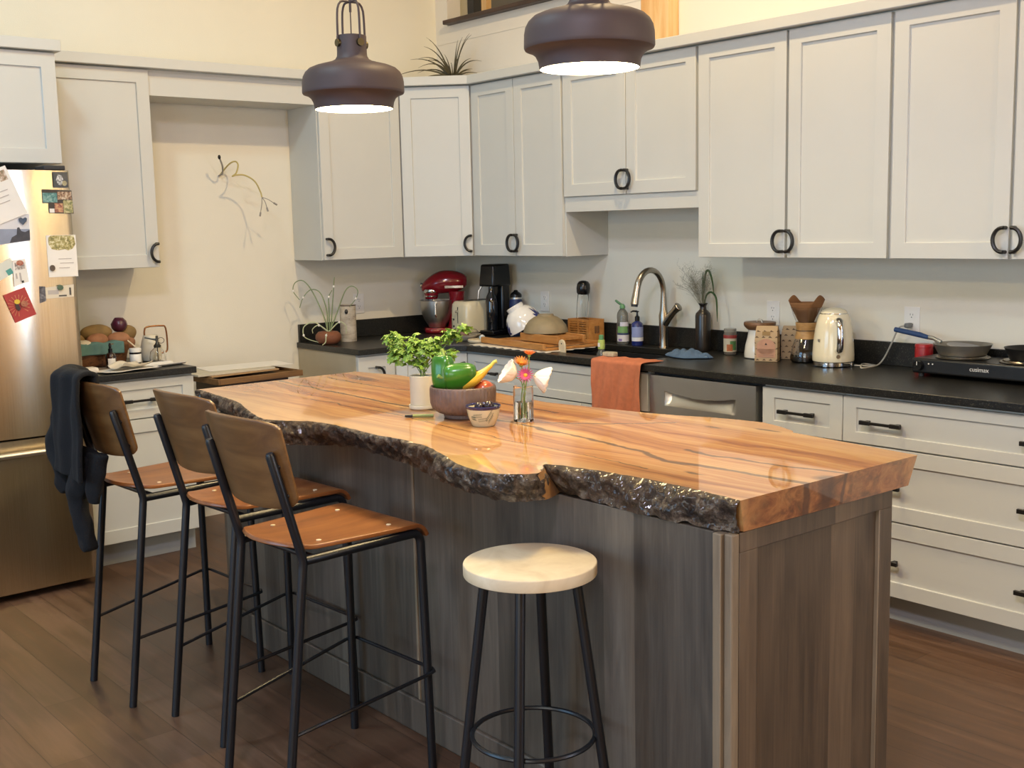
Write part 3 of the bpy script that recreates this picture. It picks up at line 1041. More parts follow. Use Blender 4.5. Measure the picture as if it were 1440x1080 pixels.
MB().box(X0 + 0.003, X1 - 0.05, Y0 - 0.014, Y0 - 0.0005, 0.0, 0.108).build('baseboard', M_['panel'], ib, bevel=0.004)
# framed end panel facing +x: rail and two stiles around a recessed board
E0, E1 = X1 - 0.019, X1
b = MB().box(E0, E1, Y0 + 0.031, Y1, 0.815, 0.8605)
b.box(E0, E1, Y0 + 0.031, Y0 + 0.095, 0.0, 0.815).box(E0, E1, Y1 - 0.052, Y1, 0.0, 0.815).box(E0, E1, Y0 + 0.095, Y1 - 0.052, 0.0, 0.11)
b.build('end_frame', M_['panel_end'], ib, bevel=0.0015)
MB().box(E0 - 0.006, E1 - 0.011, Y0 + 0.09, Y1 - 0.048, 0.1, 0.82).build('end_panel', M_['panel_end'], ib)
MB().box(E1 - 0.012, E1 - 0.0005, Y1 - 0.0575, Y1 - 0.0525, 0.11, 0.815).build('bead_strip', M_['trimwood'], ib, bevel=0.001)
MB().box(X0 - 0.016, X0 + 0.004, Y0 + 0.0, Y1, 0.0, 0.8605).build('end_panel', M_['panel_end'], ib, bevel=0.001)

# ------------------------------------------------------------------ bar chairs


def bar_chair(label, loc, deg):
    """local: origin on the floor under the middle of the front legs, faces +y"""
    t = thing('bar_chair', label, 'bar chair', (loc[0], loc[1], 0), math.radians(deg), 'plywood bar chairs at the island')
    R = 0.0125
    for s in (-1, 1):
        # rear leg goes up past the kink and carries the backrest
        P = [(s * 0.158, -0.461, 0.0), (s * 0.157, -0.380, 0.670), (s * 0.157, -0.378, 0.690), (s * 0.157, -0.383, 0.712), (s * 0.155, -0.458, 0.980), (s * 0.155, -0.460, 0.988)]
        MB().tube([P[0], (s * 0.1575, -0.42, 0.335), P[1], P[2], P[3], (s * 0.156, -0.42, 0.845), P[4], P[5]], [R] * 7 + [R * 0.75], 14).build('leg', M_['chairblack'], t)
        # front leg bends back into the seat rail
        P = [(s * 0.1927, 0.0, 0.0), (s * 0.1855, -0.002, 0.35), (s * 0.179, -0.006, 0.670)]
        P += [(s * 0.178, -0.006 - 0.028 * (1 - math.cos(a)), 0.670 + 0.028 * math.sin(a)) for a in (PI / 8, PI / 4, 3 * PI / 8, PI / 2)]
        P += [(s * 0.170, -0.2, 0.695), (s * 0.158, -0.372, 0.690)]
        MB().tube(P, R, 14).build('leg', M_['chairblack'], t)
    # cross tube under the seat front
    MB().tube([(-0.172, -0.05, 0.695), (0.172, -0.05, 0.695)], 0.009, 10).build('seat_rail', M_['chairblack'], t)
    MB().tube([(-0.150, -0.34, 0.690), (0.150, -0.34, 0.690)], 0.009, 10).build('seat_rail', M_['chairblack'], t)
    # foot rest: thin rod from the rear legs around the outside of the front legs
    P = [(-0.1575, -0.434, 0.225), (-0.203, -0.012, 0.288), (-0.198, 0.012, 0.290), (-0.185, 0.019, 0.291), (0.185, 0.019, 0.291), (0.198, 0.012, 0.290), (0.203, -0.012, 0.288), (0.1575, -0.434, 0.225)]
    MB().tube(P, 0.0055, 8).build('foot_rest', M_['chairblack'], t)

    def seatf(u, v):
        # u across, v from rear to front
        y = -0.392 + 0.428 * v
        w = 0.150 + 0.036 * min(1, v / 0.75)
        if v < 0.12:
            w *= 0.80 + 0.20 * (v / 0.12) ** 0.5
        x = (2 * u - 1) * w
        z = 0.7195 - 0.010 * math.sin(PI * min(1, v * 1.1)) * (1 - (2 * u - 1) ** 2)
        y -= 0.030 * (1 - (2 * u - 1) ** 2) * (1 - v) ** 3
        if v > 0.86:
            q = (v - 0.86) / 0.14
            z -= 0.034 * q ** 1.8
            y -= 0.020 * q ** 2
        if v < 0.15:
            z += 0.010 * (1 - v / 0.15) ** 2
        return (x, y, z)
    se = MB().grid(seatf, 24, 30).build('seat', M_['seat'], t, solid=0.012, bevel=0.002)
    for sx_, sy_ in ((-0.115, -0.30), (0.115, -0.30), (-0.125, -0.075), (0.125, -0.075)):
        MB().lathe([(0, 0.716), (0.007, 0.716), (0.007, 0.7225), (0, 0.7235)], 10, c=(sx_, sy_, 0.002)).build('screw_cap', M_['palewood'], se)

    def backf(u, v):
        a = 2 * u - 1
        # rounded corners: rows shrink near top and bottom
        e = min(v, 1 - v)
        w = 0.188 - 0.012 * (1 - v)
        cr_ = 0.10 if v > 0.5 else 0.16
        if e < cr_:
            k = 1 - e / cr_
            w -= 0.055 * (1 - math.sqrt(max(0, 1 - k * k)))
        x = a * w
        z = 0.826 + 0.250 * v - 0.012 * (a * a) * (0.5 - v) * -2 * 0.4
        y = -0.383 - 0.278 * (z - 0.712) + 0.0185
        y += 0.048 * ((abs(x) / 0.19) ** 2.2 - (0.155 / 0.19) ** 2.2)
        return (x, y, z)
    MB().grid(backf, 30, 24).build('backrest', M_['back'], t, solid=0.010, bevel=0.002)
    for s in (-1, 1):
        for z in (0.87, 0.95):
            y = -0.383 - 0.278 * (z - 0.712)
            MB().tube([(s * 0.1555, y + 0.008, z), (s * 0.1555, y + 0.016, z)], 0.006, 8).build('screw', M_['chairblack'], t)
    return t


bar_chair('plywood bar chair beside the refrigerator, dark jacket hung on its back', (2.0573, -2.6262), 2.575)
bar_chair('middle plywood bar chair of three at the island', (2.536, -2.5377), 2.875)
bar_chair('nearest plywood bar chair, next to the round stool', (3.0667, -2.614), 3.09)

# round stool
t = thing('round_stool', 'backless stool with round pale wood seat and black legs', 'stool', (3.813, -2.692, 0), math.radians(-13))
ZT = 0.752
MB().lathe([(0, ZT - 0.030), (0.157, ZT - 0.030), (0.1595, ZT - 0.0285), (0.160, ZT - 0.027), (0.160, ZT - 0.003), (0.159, ZT - 0.001), (0.157, ZT), (0, ZT)], 64).build('seat', M_['palewood'], t)
rv = Vector((0.640, 0.768, 0))
tv = Vector((0.768, -0.640, 0))
for d in (rv, -rv, tv, -tv):
    MB().tube([d * 0.205 + Vector((0, 0, 0.0)), d * 0.110 + Vector((0, 0, ZT - 0.031))], 0.0125, 14).build('leg', M_['chairblack'], t)
zr = 0.32
rr = 0.205 - 0.095 * zr / (ZT - 0.031) - 0.0135
MB().tube([(rr * math.cos(2 * PI * i / 48), rr * math.sin(2 * PI * i / 48), zr) for i in range(48)], 0.006, 8, closed=True).build('foot_ring', M_['chairblack'], t)

# ------------------------------------------------------------------ dark jacket on the first chair
def chair_pt(x, y, z, loc=(2.0573, -2.6262), deg=2.575):
    a = math.radians(deg)
    return Vector((loc[0] + x * math.cos(a) - y * math.sin(a), loc[1] + x * math.sin(a) + y * math.cos(a), z))


jk = thing('jacket', 'dark navy jacket hung over the back of the chair beside the refrigerator', 'jacket', chair_pt(-0.08, -0.47, 0.70))
J0 = Vector(jk.location)


def drape(u, v):
    # u across from left (-0.235) to right (0.035); v from front hem over the top to the rear hem
    x = -0.228 + (0.298 + 0.01 * v) * u
    s = v * 0.52
    up = 0.13
    zt = 1.090
    a = x / 0.19
    yb = -0.383 - 0.278 * (zt - 0.712) + 0.0185 + 0.048 * (min(1.5, abs(a) ** 2.2) - 0.64)
    if s < up:
        z = zt - (up - s)
        y = yb + 0.022 + 0.25 * (zt - z) * 0.9
    elif s < up + 0.06:
        q = (s - up) / 0.06 * PI
        z = zt + 0.016 * math.sin(q)
        y = yb - 0.004 + 0.030 * math.cos(q)
    else:
        z = zt - (s - up - 0.06)
        y = yb - 0.036 - 0.012 * (zt - z) - 0.02 * min(1, abs(a) ** 2.2)
    hem = 0.05 * (u - 0.5) * max(0, (s - 0.3))
    y += 0.012 * math.sin(u * 9 + 2.0 * v) * (0.15 + v) + 0.004 * math.sin(u * 23 + v * 6) + 0.012 * noise.noise(Vector((x * 9, s * 7, 0)))
    z -= 0.02 * math.sin(u * PI) * 0 + hem * 1.6
    if u < 0.12:
        z -= 0.02 * (1 - u / 0.12) ** 2
        y += 0.03 * (1 - u / 0.12) ** 2
    return chair_pt(x, y, z) - J0


jm = pm('navy_fleece', '#0a0c10', 0.95, 0.15, 30, 0.35, 240)
MB().grid(drape, 44, 60).build('body', jm, jk, solid=0.016, sub=1)


def sleeve(P, R, name):
    pts = spline(P, 6)
    k = len(pts)
    rad = [R[0] + (R[1] - R[0]) * i / (k - 1) for i in range(k)]
    mb = MB().tube([chair_pt(*p) - J0 for p in pts], rad, 16, flat=0.65)
    for v in mb.bm.verts:
        v.co += Vector((noise.noise(v.co * 22), noise.noise(v.co * 22 + Vector((9, 0, 0))), 0.3 * noise.noise(v.co * 22 + Vector((0, 9, 0))))) * 0.011
    return mb.build(name, jm, jk, sub=1)


sleeve([(-0.225, -0.475, 0.97), (-0.242, -0.495, 0.90), (-0.225, -0.515, 0.82), (-0.165, -0.520, 0.75), (-0.130, -0.515, 0.69)], (0.036, 0.030), 'sleeve')
sleeve([(-0.01, -0.478, 0.84), (-0.035, -0.499, 0.75), (-0.062, -0.507, 0.69), (-0.050, -0.502, 0.60), (-0.020, -0.494, 0.50)], (0.070, 0.040), 'sleeve')
sleeve([(0.055, -0.470, 0.84), (0.052, -0.487, 0.77), (0.045, -0.494, 0.71), (0.040, -0.494, 0.675)], (0.052, 0.024), 'hem')

# ------------------------------------------------------------------ pendant lamps


def pendant(label, x, y):
    t = thing('pendant_lamp', label, 'pendant lamp', (x, y, 1.969), 0, 'pendant lamps over the island')
    out = [(0.139, 0.0), (0.1395, 0.006), (0.142, 0.022), (0.150, 0.038), (0.163, 0.048), (0.178, 0.053), (0.1805, 0.058), (0.1805, 0.064), (0.1795, 0.094), (0.176, 0.112), (0.168, 0.127), (0.154, 0.140), (0.132, 0.149), (0.105, 0.156), (0.075, 0.164), (0.060, 0.172), (0.0535, 0.183), (0.0525, 0.195), (0.0525, 0.252), (0.050, 0.254), (0.0, 0.254)]
    MB().lathe([(0.1365, 0.0)] + out, 64, caps=False).build('shade', M_['lamp'], t, ang=0.5)
    inn = [(0.1368, 0.0005), (0.1372, 0.006), (0.139, 0.022), (0.147, 0.042), (0.160, 0.053), (0.174, 0.060), (0.174, 0.094), (0.165, 0.122), (0.13, 0.143), (0.06, 0.158), (0, 0.160)]
    MB().lathe(inn, 48, caps=False).build('inner_shade', M_['lampin'], t)
    MB().lathe([(0, 0.010), (0.1365, 0.010), (0.1365, 0.014), (0, 0.014)], 48).build('diffuser', lamp_glow, t)
    for k in range(4):
        a = math.radians(90 * k)
        d = Vector((math.cos(a), math.sin(a), 0))
        bm_ = MB().tube([d * 0.050 + Vector((0, 0, 0.226)), d * 0.0615 + Vector((0, 0, 0.226))], 0.0135, 16)
        bm_.build('bolt', M_['brass'], t)
        P = [d * 0.0565 + Vector((0, 0, 0.225)), d * 0.0555 + Vector((0, 0, 0.30)), d * 0.0545 + Vector((0, 0, 0.325))]
        P += [d * (0.030 + 0.0245 * math.cos(q)) + Vector((0, 0, 0.325 + 0.045 * math.sin(q))) for q in (PI / 8, PI / 4, 3 * PI / 8, PI / 2)] + [d * 0.004 + Vector((0, 0, 0.370))]
        MB().tube(P, 0.0040, 8).build('cage_wire', M_['lamp'], t)
    MB().tube([(0, 0, 0.254), (0, 0, 0.345)], 0.0022, 8).tube([(0, 0, 0.335), (0, 0, 0.372)], 0.0045, 10).build('cord', M_['lamp'], t)
    MB().tube([(0, 0, 0.366), (0, 0, CZ - 1.969 - 0.03)], 0.0062, 10).build('stem', M_['lamp'], t)
    MB().lathe([(0, CZ - 1.969 - 0.03), (0.055, CZ - 1.969 - 0.03), (0.06, CZ - 1.969 - 0.0005), (0, CZ - 1.969 - 0.0005)], 32).build('canopy', M_['lamp'], t)
    return t


lamp_glow, _nt, _b = newmat('lamp_diffuser_glow')
_b.inputs['Base Color'].default_value = (1, 0.95, 0.85, 1)
_b.inputs['Emission Color'].default_value = (1.0, 0.76, 0.36, 1)
setin(_b, emis=72.0, rough=0.6)
pendant('dark plum pendant lamp over the left half of the island, wire cage visible', 2.267, -2.15)
pendant('dark plum pendant lamp over the right half of the island, cut by the picture top', 3.476, -2.15)

# ------------------------------------------------------------------ refrigerator
fr = thing('refrigerator', 'stainless refrigerator with papers and magnets on its door, at the left', 'refrigerator', (0, -3.115, 0))
MB().box(0.03, 0.70, -0.455, 0.455, 0.03, 1.815).box(0.1, 0.68, -0.44, 0.44, 0.0, 0.03).build('body', M_['darkgrey'], fr)


def fsheet(y0, y1, z0, z1, name):
    """slightly bowed steel front"""
    b = MB()

    def f(u, v):
        y = y0 + (y1 - y0) * u
        e = min(u, 1 - u)
        x = 0.800 + 0.010 * math.sin(PI * u) ** 1.2
        if e < 0.03:
            x -= 0.010 * (1 - e / 0.03) ** 2
        return (x, y, z0 + (z1 - z0) * v)
    b.grid(f, 60, 6)
    b.box(0.705, 0.789, y0 + 0.0005, y1 - 0.0005, z0 + 0.0005, z1 - 0.0005)
    return b.build(name, fridge_mat, fr, ang=0.5)


fridge_mat, _nt, _b = newmat('brushed_fridge_steel')
_tc = _nt.nodes.new('ShaderNodeTexCoord').outputs['Object']
_n = noise_n(_nt, mapped(_nt, _tc, (1, 220, 3)), 1.0, 3)
_nt.links.new(ramp_n(_nt, _n, [(0.3, lin('#c6b79f')), (0.7, lin('#d3c5ae'))]), _b.inputs['Base Color'])
_w = noise_n(_nt, mapped(_nt, _tc, (1, 3.5, 0.5)), 1.0, 1)
setin(_b, metal=1.0, rough=0.22, aniso=0.75)
_tg = _nt.nodes.new('ShaderNodeTangent')
_tg.direction_type = 'RADIAL'
_tg.axis = 'Z'
_nt.links.new(_tg.outputs['Tangent'], _b.inputs['Tangent'])
_b.inputs['Anisotropic Rotation'].default_value = 0.25
bump_n(_nt, _b, _w, 0.35, 0.012)
fsheet(0.003, 0.455, 0.700, 1.822, 'door')
fsheet(-0.455, -0.003, 0.700, 1.822, 'door')
fsheet(-0.455, 0.455, 0.035, 0.690, 'freezer_drawer')
MB().tube([(0.862, -0.40, 0.640), (0.862, 0.385, 0.640)], 0.0125, 14).build('handle', M_['steel'], fr)
hb = MB()
for y in (-0.36, 0.345):
    hb.box(0.806, 0.858, y - 0.012, y + 0.012, 0.630, 0.650)
hb.build('handle_bracket', M_['steel'], fr)
for s in (-1, 1):
    MB().tube([(0.857, s * 0.045, 0.80), (0.857, s * 0.045, 1.60)], 0.0125, 14).tube([(0.80, s * 0.045, 0.84), (0.857, s * 0.045, 0.84)], 0.009, 10).tube([(0.80, s * 0.045, 1.56), (0.857, s * 0.045, 1.56)], 0.009, 10).build('handle', M_['steel'], fr)
MB().box(0.68, 0.80, 0.35, 0.44, 1.823, 1.843).build('hinge_cover', M_['darkgrey'], fr, bevel=0.004)
# ------------------------------------------------------------------ things on the island
ZI = ZS + 0.0005
water = glassmat('water', (0.97, 0.98, 0.95), 0.0, 1.33)


def leafy(mb, c, n, spread, size, seed, fan=True):
    """small lobed leaves around stems"""
    rnd = random.Random(seed)
    for i in range(n):
        d = Vector((rnd.gauss(0, 1), rnd.gauss(0, 1), rnd.gauss(0, 0.75)))
        d = d.normalized() * (rnd.random() ** 0.45)
        p = Vector(c) + Vector((d.x * spread[0], d.y * spread[1], d.z * spread[2]))
        s = size * rnd.uniform(0.7, 1.25)
        nrm = (Vector((rnd.gauss(0, 0.5), rnd.gauss(0, 0.5) - 0.2, 1.0)) + d * 0.5).normalized()
        u = nrm.orthogonal().normalized()
        u = (Matrix.Rotation(rnd.uniform(0, 2 * PI), 3, nrm) @ u)
        w = nrm.cross(u)
        ctr = mb.bm.verts.new(p + nrm * s * 0.12)
        ring = []
        m = 15
        for k in range(m):
            a = -2.6 + 5.2 * k / (m - 1)
            r = s * (0.86 + 0.22 * math.cos(a * 5.0)) * (1 - 0.12 * abs(a) / 2.6)
            q = p + u * r * math.cos(a) + w * r * math.sin(a) + nrm * (-0.25 * s + 0.12 * s * math.cos(3 * a)) * 0.9
            ring.append(mb.bm.verts.new(q))
        for k in range(m - 1):
            mb.face([ctr, ring[k], ring[k + 1]])


t = thing('potted_herb', 'bright green leafy herb in a tall cream pot on the island', 'potted plant', (2.690, -2.195, ZI))
MB().lathe([(0, 0.014), (0.038, 0.014), (0.040, 0.016), (0.0405, 0.112), (0.0385, 0.114), (0.036, 0.112), (0.036, 0.095), (0, 0.095)], 40).build('pot', M_['ceram'], t)
MB().lathe([(0, 0.0), (0.040, 0.0), (0.0445, 0.004), (0.0455, 0.014), (0.0445, 0.0155), (0.041, 0.013), (0, 0.0125)], 40).build('saucer', M_['ceram'], t)
MB().lathe([(0, 0.0955), (0.0355, 0.0955), (0.030, 0.100), (0, 0.103)], 24).build('soil', pm('dark_soil', '#2b211a', 0.95, 0.2, 60), t)
leafm = pm('fresh_green_leaf', '#7fa33e', 0.45, 0.35, 18, sss=0.0)
b = MB()
for c, n, s in (((-0.060, -0.050, 0.195), 60, (0.040, 0.040, 0.050)), ((-0.015, -0.01, 0.205), 80, (0.05, 0.05, 0.055)), ((0.030, 0.03, 0.205), 60, (0.045, 0.045, 0.045)),
                ((0.070, 0.075, 0.245), 46, (0.036, 0.036, 0.026)), ((0.095, 0.11, 0.268), 22, (0.022, 0.022, 0.016)), ((0.055, 0.06, 0.180), 40, (0.045, 0.045, 0.026)), ((-0.070, -0.065, 0.238), 36, (0.032, 0.032, 0.026)), ((0.0, -0.005, 0.150), 16, (0.028, 0.028, 0.026))):
    leafy(b, c, n, s, 0.0165, int(1000 + c[0] * 5000))
b.build('foliage', leafm, t, smooth=False)
b = MB()
rnd = random.Random(5)
for c in ((-0.045, -0.035, 0.205), (0.005, 0.0, 0.215), (0.05, 0.05, 0.23), (0.09, 0.09, 0.265), (-0.06, -0.06, 0.245), (0.06, 0.06, 0.185), (-0.02, 0.03, 0.2), (0.02, -0.03, 0.19)):
    b.tube(spline([(rnd.uniform(-.012, .012), rnd.uniform(-.012, .012), 0.10), (c[0] * 0.25, c[1] * 0.25, 0.15), c], 5), 0.0014, 6)
b.build('stems', M_['green'], t)

# ribbed bowl
BW = Vector((2.930, -2.205, ZI))
t = thing('fruit_bowl', 'ribbed brown stoneware bowl full of vegetables on the island', 'bowl', BW)
bowlm = pm('brown_grey_stoneware', '#6d5a52', 0.42, 0.22, 22, 0.1, 60)


def ribs(a, i, z):
    return 1 + (0.012 * math.cos(a * 44) if 3 <= i <= 8 else 0)


MB().lathe([(0, 0.0), (0.060, 0.0), (0.063, 0.003), (0.063, 0.012), (0.080, 0.019), (0.098, 0.032), (0.104, 0.050), (0.1055, 0.075), (0.1055, 0.092), (0.105, 0.100), (0.102, 0.103), (0.099, 0.100), (0.097, 0.07), (0.088, 0.04), (0.05, 0.022), (0, 0.02)], 176, fx=ribs).build('body', bowlm, t)


def pepper(label, loc, axis, spin, scale, slim=1.0, group='green bell peppers in the ribbed bowl'):
    t = thing('bell_pepper', label, 'pepper', loc, 0, group)
    q = Vector(axis).to_track_quat('Z', 'Y').to_matrix().to_4x4() @ Matrix.Diagonal((slim, slim, 1.0, 1.0)) @ Matrix.Rotation(spin, 4, 'Z') @ Matrix.Scale(scale, 4)

    def lob(a, i, z):
        f = 0.06 + 0.06 * min(1, abs(z) / 0.05)
        return 0.95 + f * math.cos(a * 3 + 0.4) * 0.8 + 0.02 * math.cos(a * 2 + 1.0)
    prof = [(0, -0.046), (0.010, -0.050), (0.020, -0.052), (0.030, -0.047), (0.037, -0.034), (0.041, -0.015), (0.043, 0.006), (0.043, 0.024), (0.039, 0.038), (0.030, 0.046), (0.020, 0.046), (0.010, 0.039), (0, 0.036)]
    MB().lathe(prof, 48, M=q, fx=lob).build('flesh', M_pepper, t, sub=1)
    MB().tube([q @ Vector(p) for p in ((0, 0, 0.034), (0.001, 0.001, 0.048), (0.005, 0.002, 0.058), (0.010, 0.003, 0.064))], [0.010 * scale, 0.0048 * scale, 0.005 * scale, 0.006 * scale], 12).build('stem', M_pstem, t)
    return t


M_pepper = pm('glossy_green_pepper', '#35701c', 0.28, 0.30, 9, coat=0.35, coatr=0.12)
M_pstem = pm('pepper_stem', '#9cb35c', 0.5, 0.1, 20)
pepper('green bell pepper standing on end in the ribbed bowl beside the herb pot', BW + Vector((-0.048, -0.040, 0.146)), (-0.10, 0.15, 1), 0.4, 1.12, 0.80)
pepper('green bell pepper lying on its side, middle of the ribbed bowl', BW + Vector((0.010, -0.018, 0.136)), (-0.55, -0.70, -0.12), 0.9, 1.08)
t = thing('yellow_squash', 'yellow crookneck squash with its neck up in the ribbed bowl', 'squash', BW + Vector((0.052, 0.022, 0.122)))
P = [(-0.04, -0.045, -0.014), (-0.030, -0.034, -0.008), (-0.008, -0.012, 0.003), (0.008, 0.008, 0.018), (0.020, 0.022, 0.034), (0.030, 0.034, 0.046)]
MB().tube(spline(P, 5), [0.006, 0.013, 0.019, 0.0225, 0.0235, 0.0245, 0.0245, 0.0245, 0.024, 0.0235, 0.0225, 0.021, 0.019, 0.017, 0.015, 0.0135, 0.0125, 0.0115, 0.0105, 0.0095, 0.0085, 0.008, 0.0075, 0.007, 0.0065, 0.006][:26], 20).build('flesh', pm('yellow_squash_skin', '#e8b93c', 0.28, 0.1, 14, coat=0.4), t, sub=1)
MB().tube([(0.028, 0.032, 0.044), (0.034, 0.040, 0.056), (0.040, 0.047, 0.058)], [0.0062, 0.005, 0.0065], 10).build('stem', pm('squash_stem', '#c9c158', 0.5, 0.1), t)
t = MB().ell((0, 0, 0), (0.034, 0.034, 0.031), nz=0.05, ns=1.5).build('tomato', pm('dull_red_tomato', '#b0502f', 0.3, 0.15, 12, coat=0.3), loc=BW + Vector((0.046, 0.050, 0.088)), sub=1)
tag(t, 'reddish tomato behind the yellow squash in the ribbed bowl', 'tomato')
t = MB().ell((0, 0, 0), (0.027, 0.027, 0.033), nz=0.04).build('lemon', pm('yellow_lemon_skin', '#e3bb45', 0.35, 0.1, 20, 0.1, 90), loc=BW + Vector((-0.066, 0.010, 0.118)), sub=1)
tag(t, 'yellow lemon peeking between herb pot and standing green pepper', 'lemon')

# small painted bowl with plums
SB = Vector((3.105, -2.262, ZI))
t = thing('small_bowl', 'small cream bowl with blue rim and painted leaves before the ribbed bowl', 'bowl', SB)
MB().lathe([(0, 0.0), (0.033, 0.0), (0.036, 0.003), (0.047, 0.030), (0.0525, 0.058), (0.0515, 0.059), (0.049, 0.056), (0.043, 0.03), (0.03, 0.010), (0, 0.009)], 48).build('body', pm('cream_glaze', '#c6be9e', 0.25, 0.05, 20, coat=0.5), t)
blue = pm('cobalt_glaze', '#1d2150', 0.2, 0.1, 20, coat=0.5)
MB().lathe([(0.0505, 0.052), (0.0535, 0.056), (0.0545, 0.0615), (0.053, 0.064), (0.0505, 0.063), (0.0485, 0.059)], 48, caps=False).build('rim', blue, t)
b = MB()
for a0, z, L, tilt in ((-1.10, 0.036, 0.5, 0.1), (-0.75, 0.024, 0.55, 0.15), (-1.4, 0.028, 0.3, -0.1), (-0.35, 0.036, 0.3, 1.0), (-0.2, 0.028, 0.25, 0.9), (2.3, 0.034, 0.5, 0.1), (1.2, 0.03, 0.5, 0.2), (-2.2, 0.034, 0.5, 0.1)):
    for k in range(7):
        a = a0 + L * (k / 6 - 0.5)
        zz = z + tilt * 0.012 * (k / 6 - 0.5) * 2
        for s in (-1, 1):
            def pt(aa, z_):
                r = 0.036 + (z_ - 0.003) / 0.027 * 0.011 if z_ < 0.03 else 0.047 + (z_ - 0.03) / 0.028 * 0.0055
                return Vector(((r + 0.0006) * math.cos(aa), (r + 0.0006) * math.sin(aa), z_))
            vs = [pt(a, zz), pt(a + 0.05, zz + s * 0.003), pt(a + 0.10, zz + s * 0.0065), pt(a + 0.02, zz + s * 0.004)]
            b.face([b.bm.verts.new(v) for v in vs])
b.build('painted_leaves', pm('dark_green_glaze', '#3d5348', 0.3, 0.2, 30), t, smooth=False)
plum = pm('dark_plum_skin', '#23141c', 0.25, 0.2, 20, coat=0.4)
for lb, d in (('dark plum, left of two in the small painted bowl', (-0.013, -0.004, 0.056)), ('dark plum, right of two in the small painted bowl', (0.014, 0.012, 0.061))):
    t = MB().ell((0, 0, 0), (0.017, 0.017, 0.016), nz=0.03).build('plum', plum, loc=SB + Vector(d), sub=1)
    tag(t, lb, 'plum', 'plums in the small bowl')

# glass bottle vase with flowers
GV = Vector((3.138, -2.128, ZI))
t = thing('glass_vase', 'clear square glass bottle vase holding five flowers on the island', 'vase', GV, math.radians(8))


def sq(a, i, z):
    k = 1.0 / max(abs(math.cos(a)), abs(math.sin(a)))
    return 1 + (min(k, 1.22) - 1) * 0.9


MB().lathe([(0, 0.0), (0.024, 0.0), (0.0265, 0.003), (0.0265, 0.085), (0.0260, 0.100), (0.0252, 0.108), (0.0258, 0.111), (0.0245, 0.1115), (0.0232, 0.108), (0.0238, 0.10), (0.0242, 0.085), (0.0238, 0.008), (0, 0.006)], 48, fx=sq).build('glass', M_['glass'], t)
MB().lathe([(0, 0.0066), (0.0230, 0.0086), (0.0232, 0.062), (0, 0.062)], 48, fx=sq).build('water', water, t)
FL = []


def flower_stem(t, P):
    return MB().tube(spline(P, 6), 0.0016, 6).build('stem', M_['green'], t)


def petal(mb, base, d, up, L, W, cup, n=5):
    d = Vector(d).normalized()
    up = Vector(up).normalized()
    side = d.cross(up).normalized()
    up = side.cross(d).normalized()
    rows = []
    for i in range(n + 1):
        v = i / n
        w = 0.62 * W * math.sin(PI * (0.12 + 0.80 * v ** 0.8)) ** 0.8
        c = Vector(base) + d * (L * v) + up * (cup * L * v * v)
        rows.append([mb.bm.verts.new(c + side * (w * s) + up * (abs(s) * w * 0.35)) for s in (-1, -0.5, 0, 0.5, 1)])
    for A, B in zip(rows, rows[1:]):
        for k in range(4):
            mb.face([A[k], A[k + 1], B[k + 1], B[k]])


def daisy(label, head, axis, r, pm_, cm_, P, n=18, cup=0.35, cat='flower'):
    t = thing('flower', label, cat, GV + Vector((0, 0, 0.012)), 0, 'flowers in the glass bottle vase')
    H = Vector(head) - Vector((0, 0, 0.012))
    ax = Vector(axis).normalized()
    u = ax.orthogonal().normalized()
    b = MB()
    for layer in range(2):
        for k in range(n):
            a = 2 * PI * (k + 0.5 * layer) / n
            d = (Matrix.Rotation(a, 3, ax) @ u)
            petal(b, H + d * r * 0.15 + ax * layer * 0.001, d + ax * (0.25 + 0.35 * layer), ax, r * (1 - 0.22 * layer), r * 0.14, cup)
    b.build('petals', pm_, t, ang=1.2)
    MB().ell(H + ax * 0.002, (r * 0.28, r * 0.28, r * 0.2), M=ax.to_track_quat('Z', 'Y').to_matrix()).build('centre', cm_, t)
    MB().ell(H - ax * 0.003, (r * 0.26, r * 0.26, r * 0.22), M=ax.to_track_quat('Z', 'Y').to_matrix()).build('calyx', M_['green'], t)
    flower_stem(t, [Vector(p) - Vector((0, 0, 0.012)) for p in P] + [H - ax * 0.004])


def poppy(label, head, axis, r, depth, P):
    t = thing('flower', label, 'flower', GV + Vector((0, 0, 0.012)), 0, 'flowers in the glass bottle vase')
    H = Vector(head) - Vector((0, 0, 0.012))
    ax = Vector(axis).normalized()
    u = ax.orthogonal().normalized()

    def cup(ph0, span, lift):
        def f(uu, vv):
            e = abs(2 * uu - 1)
            a = ph0 + span * (uu - 0.5) * (0.35 + 0.65 * vv ** 0.5)
            rim = 1 - 0.16 * e ** 3 * vv + 0.03 * math.sin(13 * a) * vv + 0.025 * math.sin(29 * a + lift * 900) * vv
            rad = (r + lift) * (vv ** 0.62) * (0.985 + 0.02 * math.sin(5 * a))
            h = depth * (vv ** 1.25) * rim + lift * 0.5
            return H + ax * h + (Matrix.Rotation(a, 3, ax) @ u) * max(rad, 0.0004)
        return f
    pm1 = pm('cream_white_petal', '#f0e6d6', 0.65, 0.04, 30)
    for k in range(4):
        MB().grid(cup(k * PI / 2, 2.3, 0.0016 * (k % 2)), 22, 14).build('petal', pm1, t, solid=0.0005, ang=2.5)
    MB().ell(H + ax * 0.010, (0.007, 0.007, 0.009), M=ax.to_track_quat('Z', 'Y').to_matrix()).build('centre', M_yel, t)
    flower_stem(t, [Vector(p) - Vector((0, 0, 0.012)) for p in P] + [H])


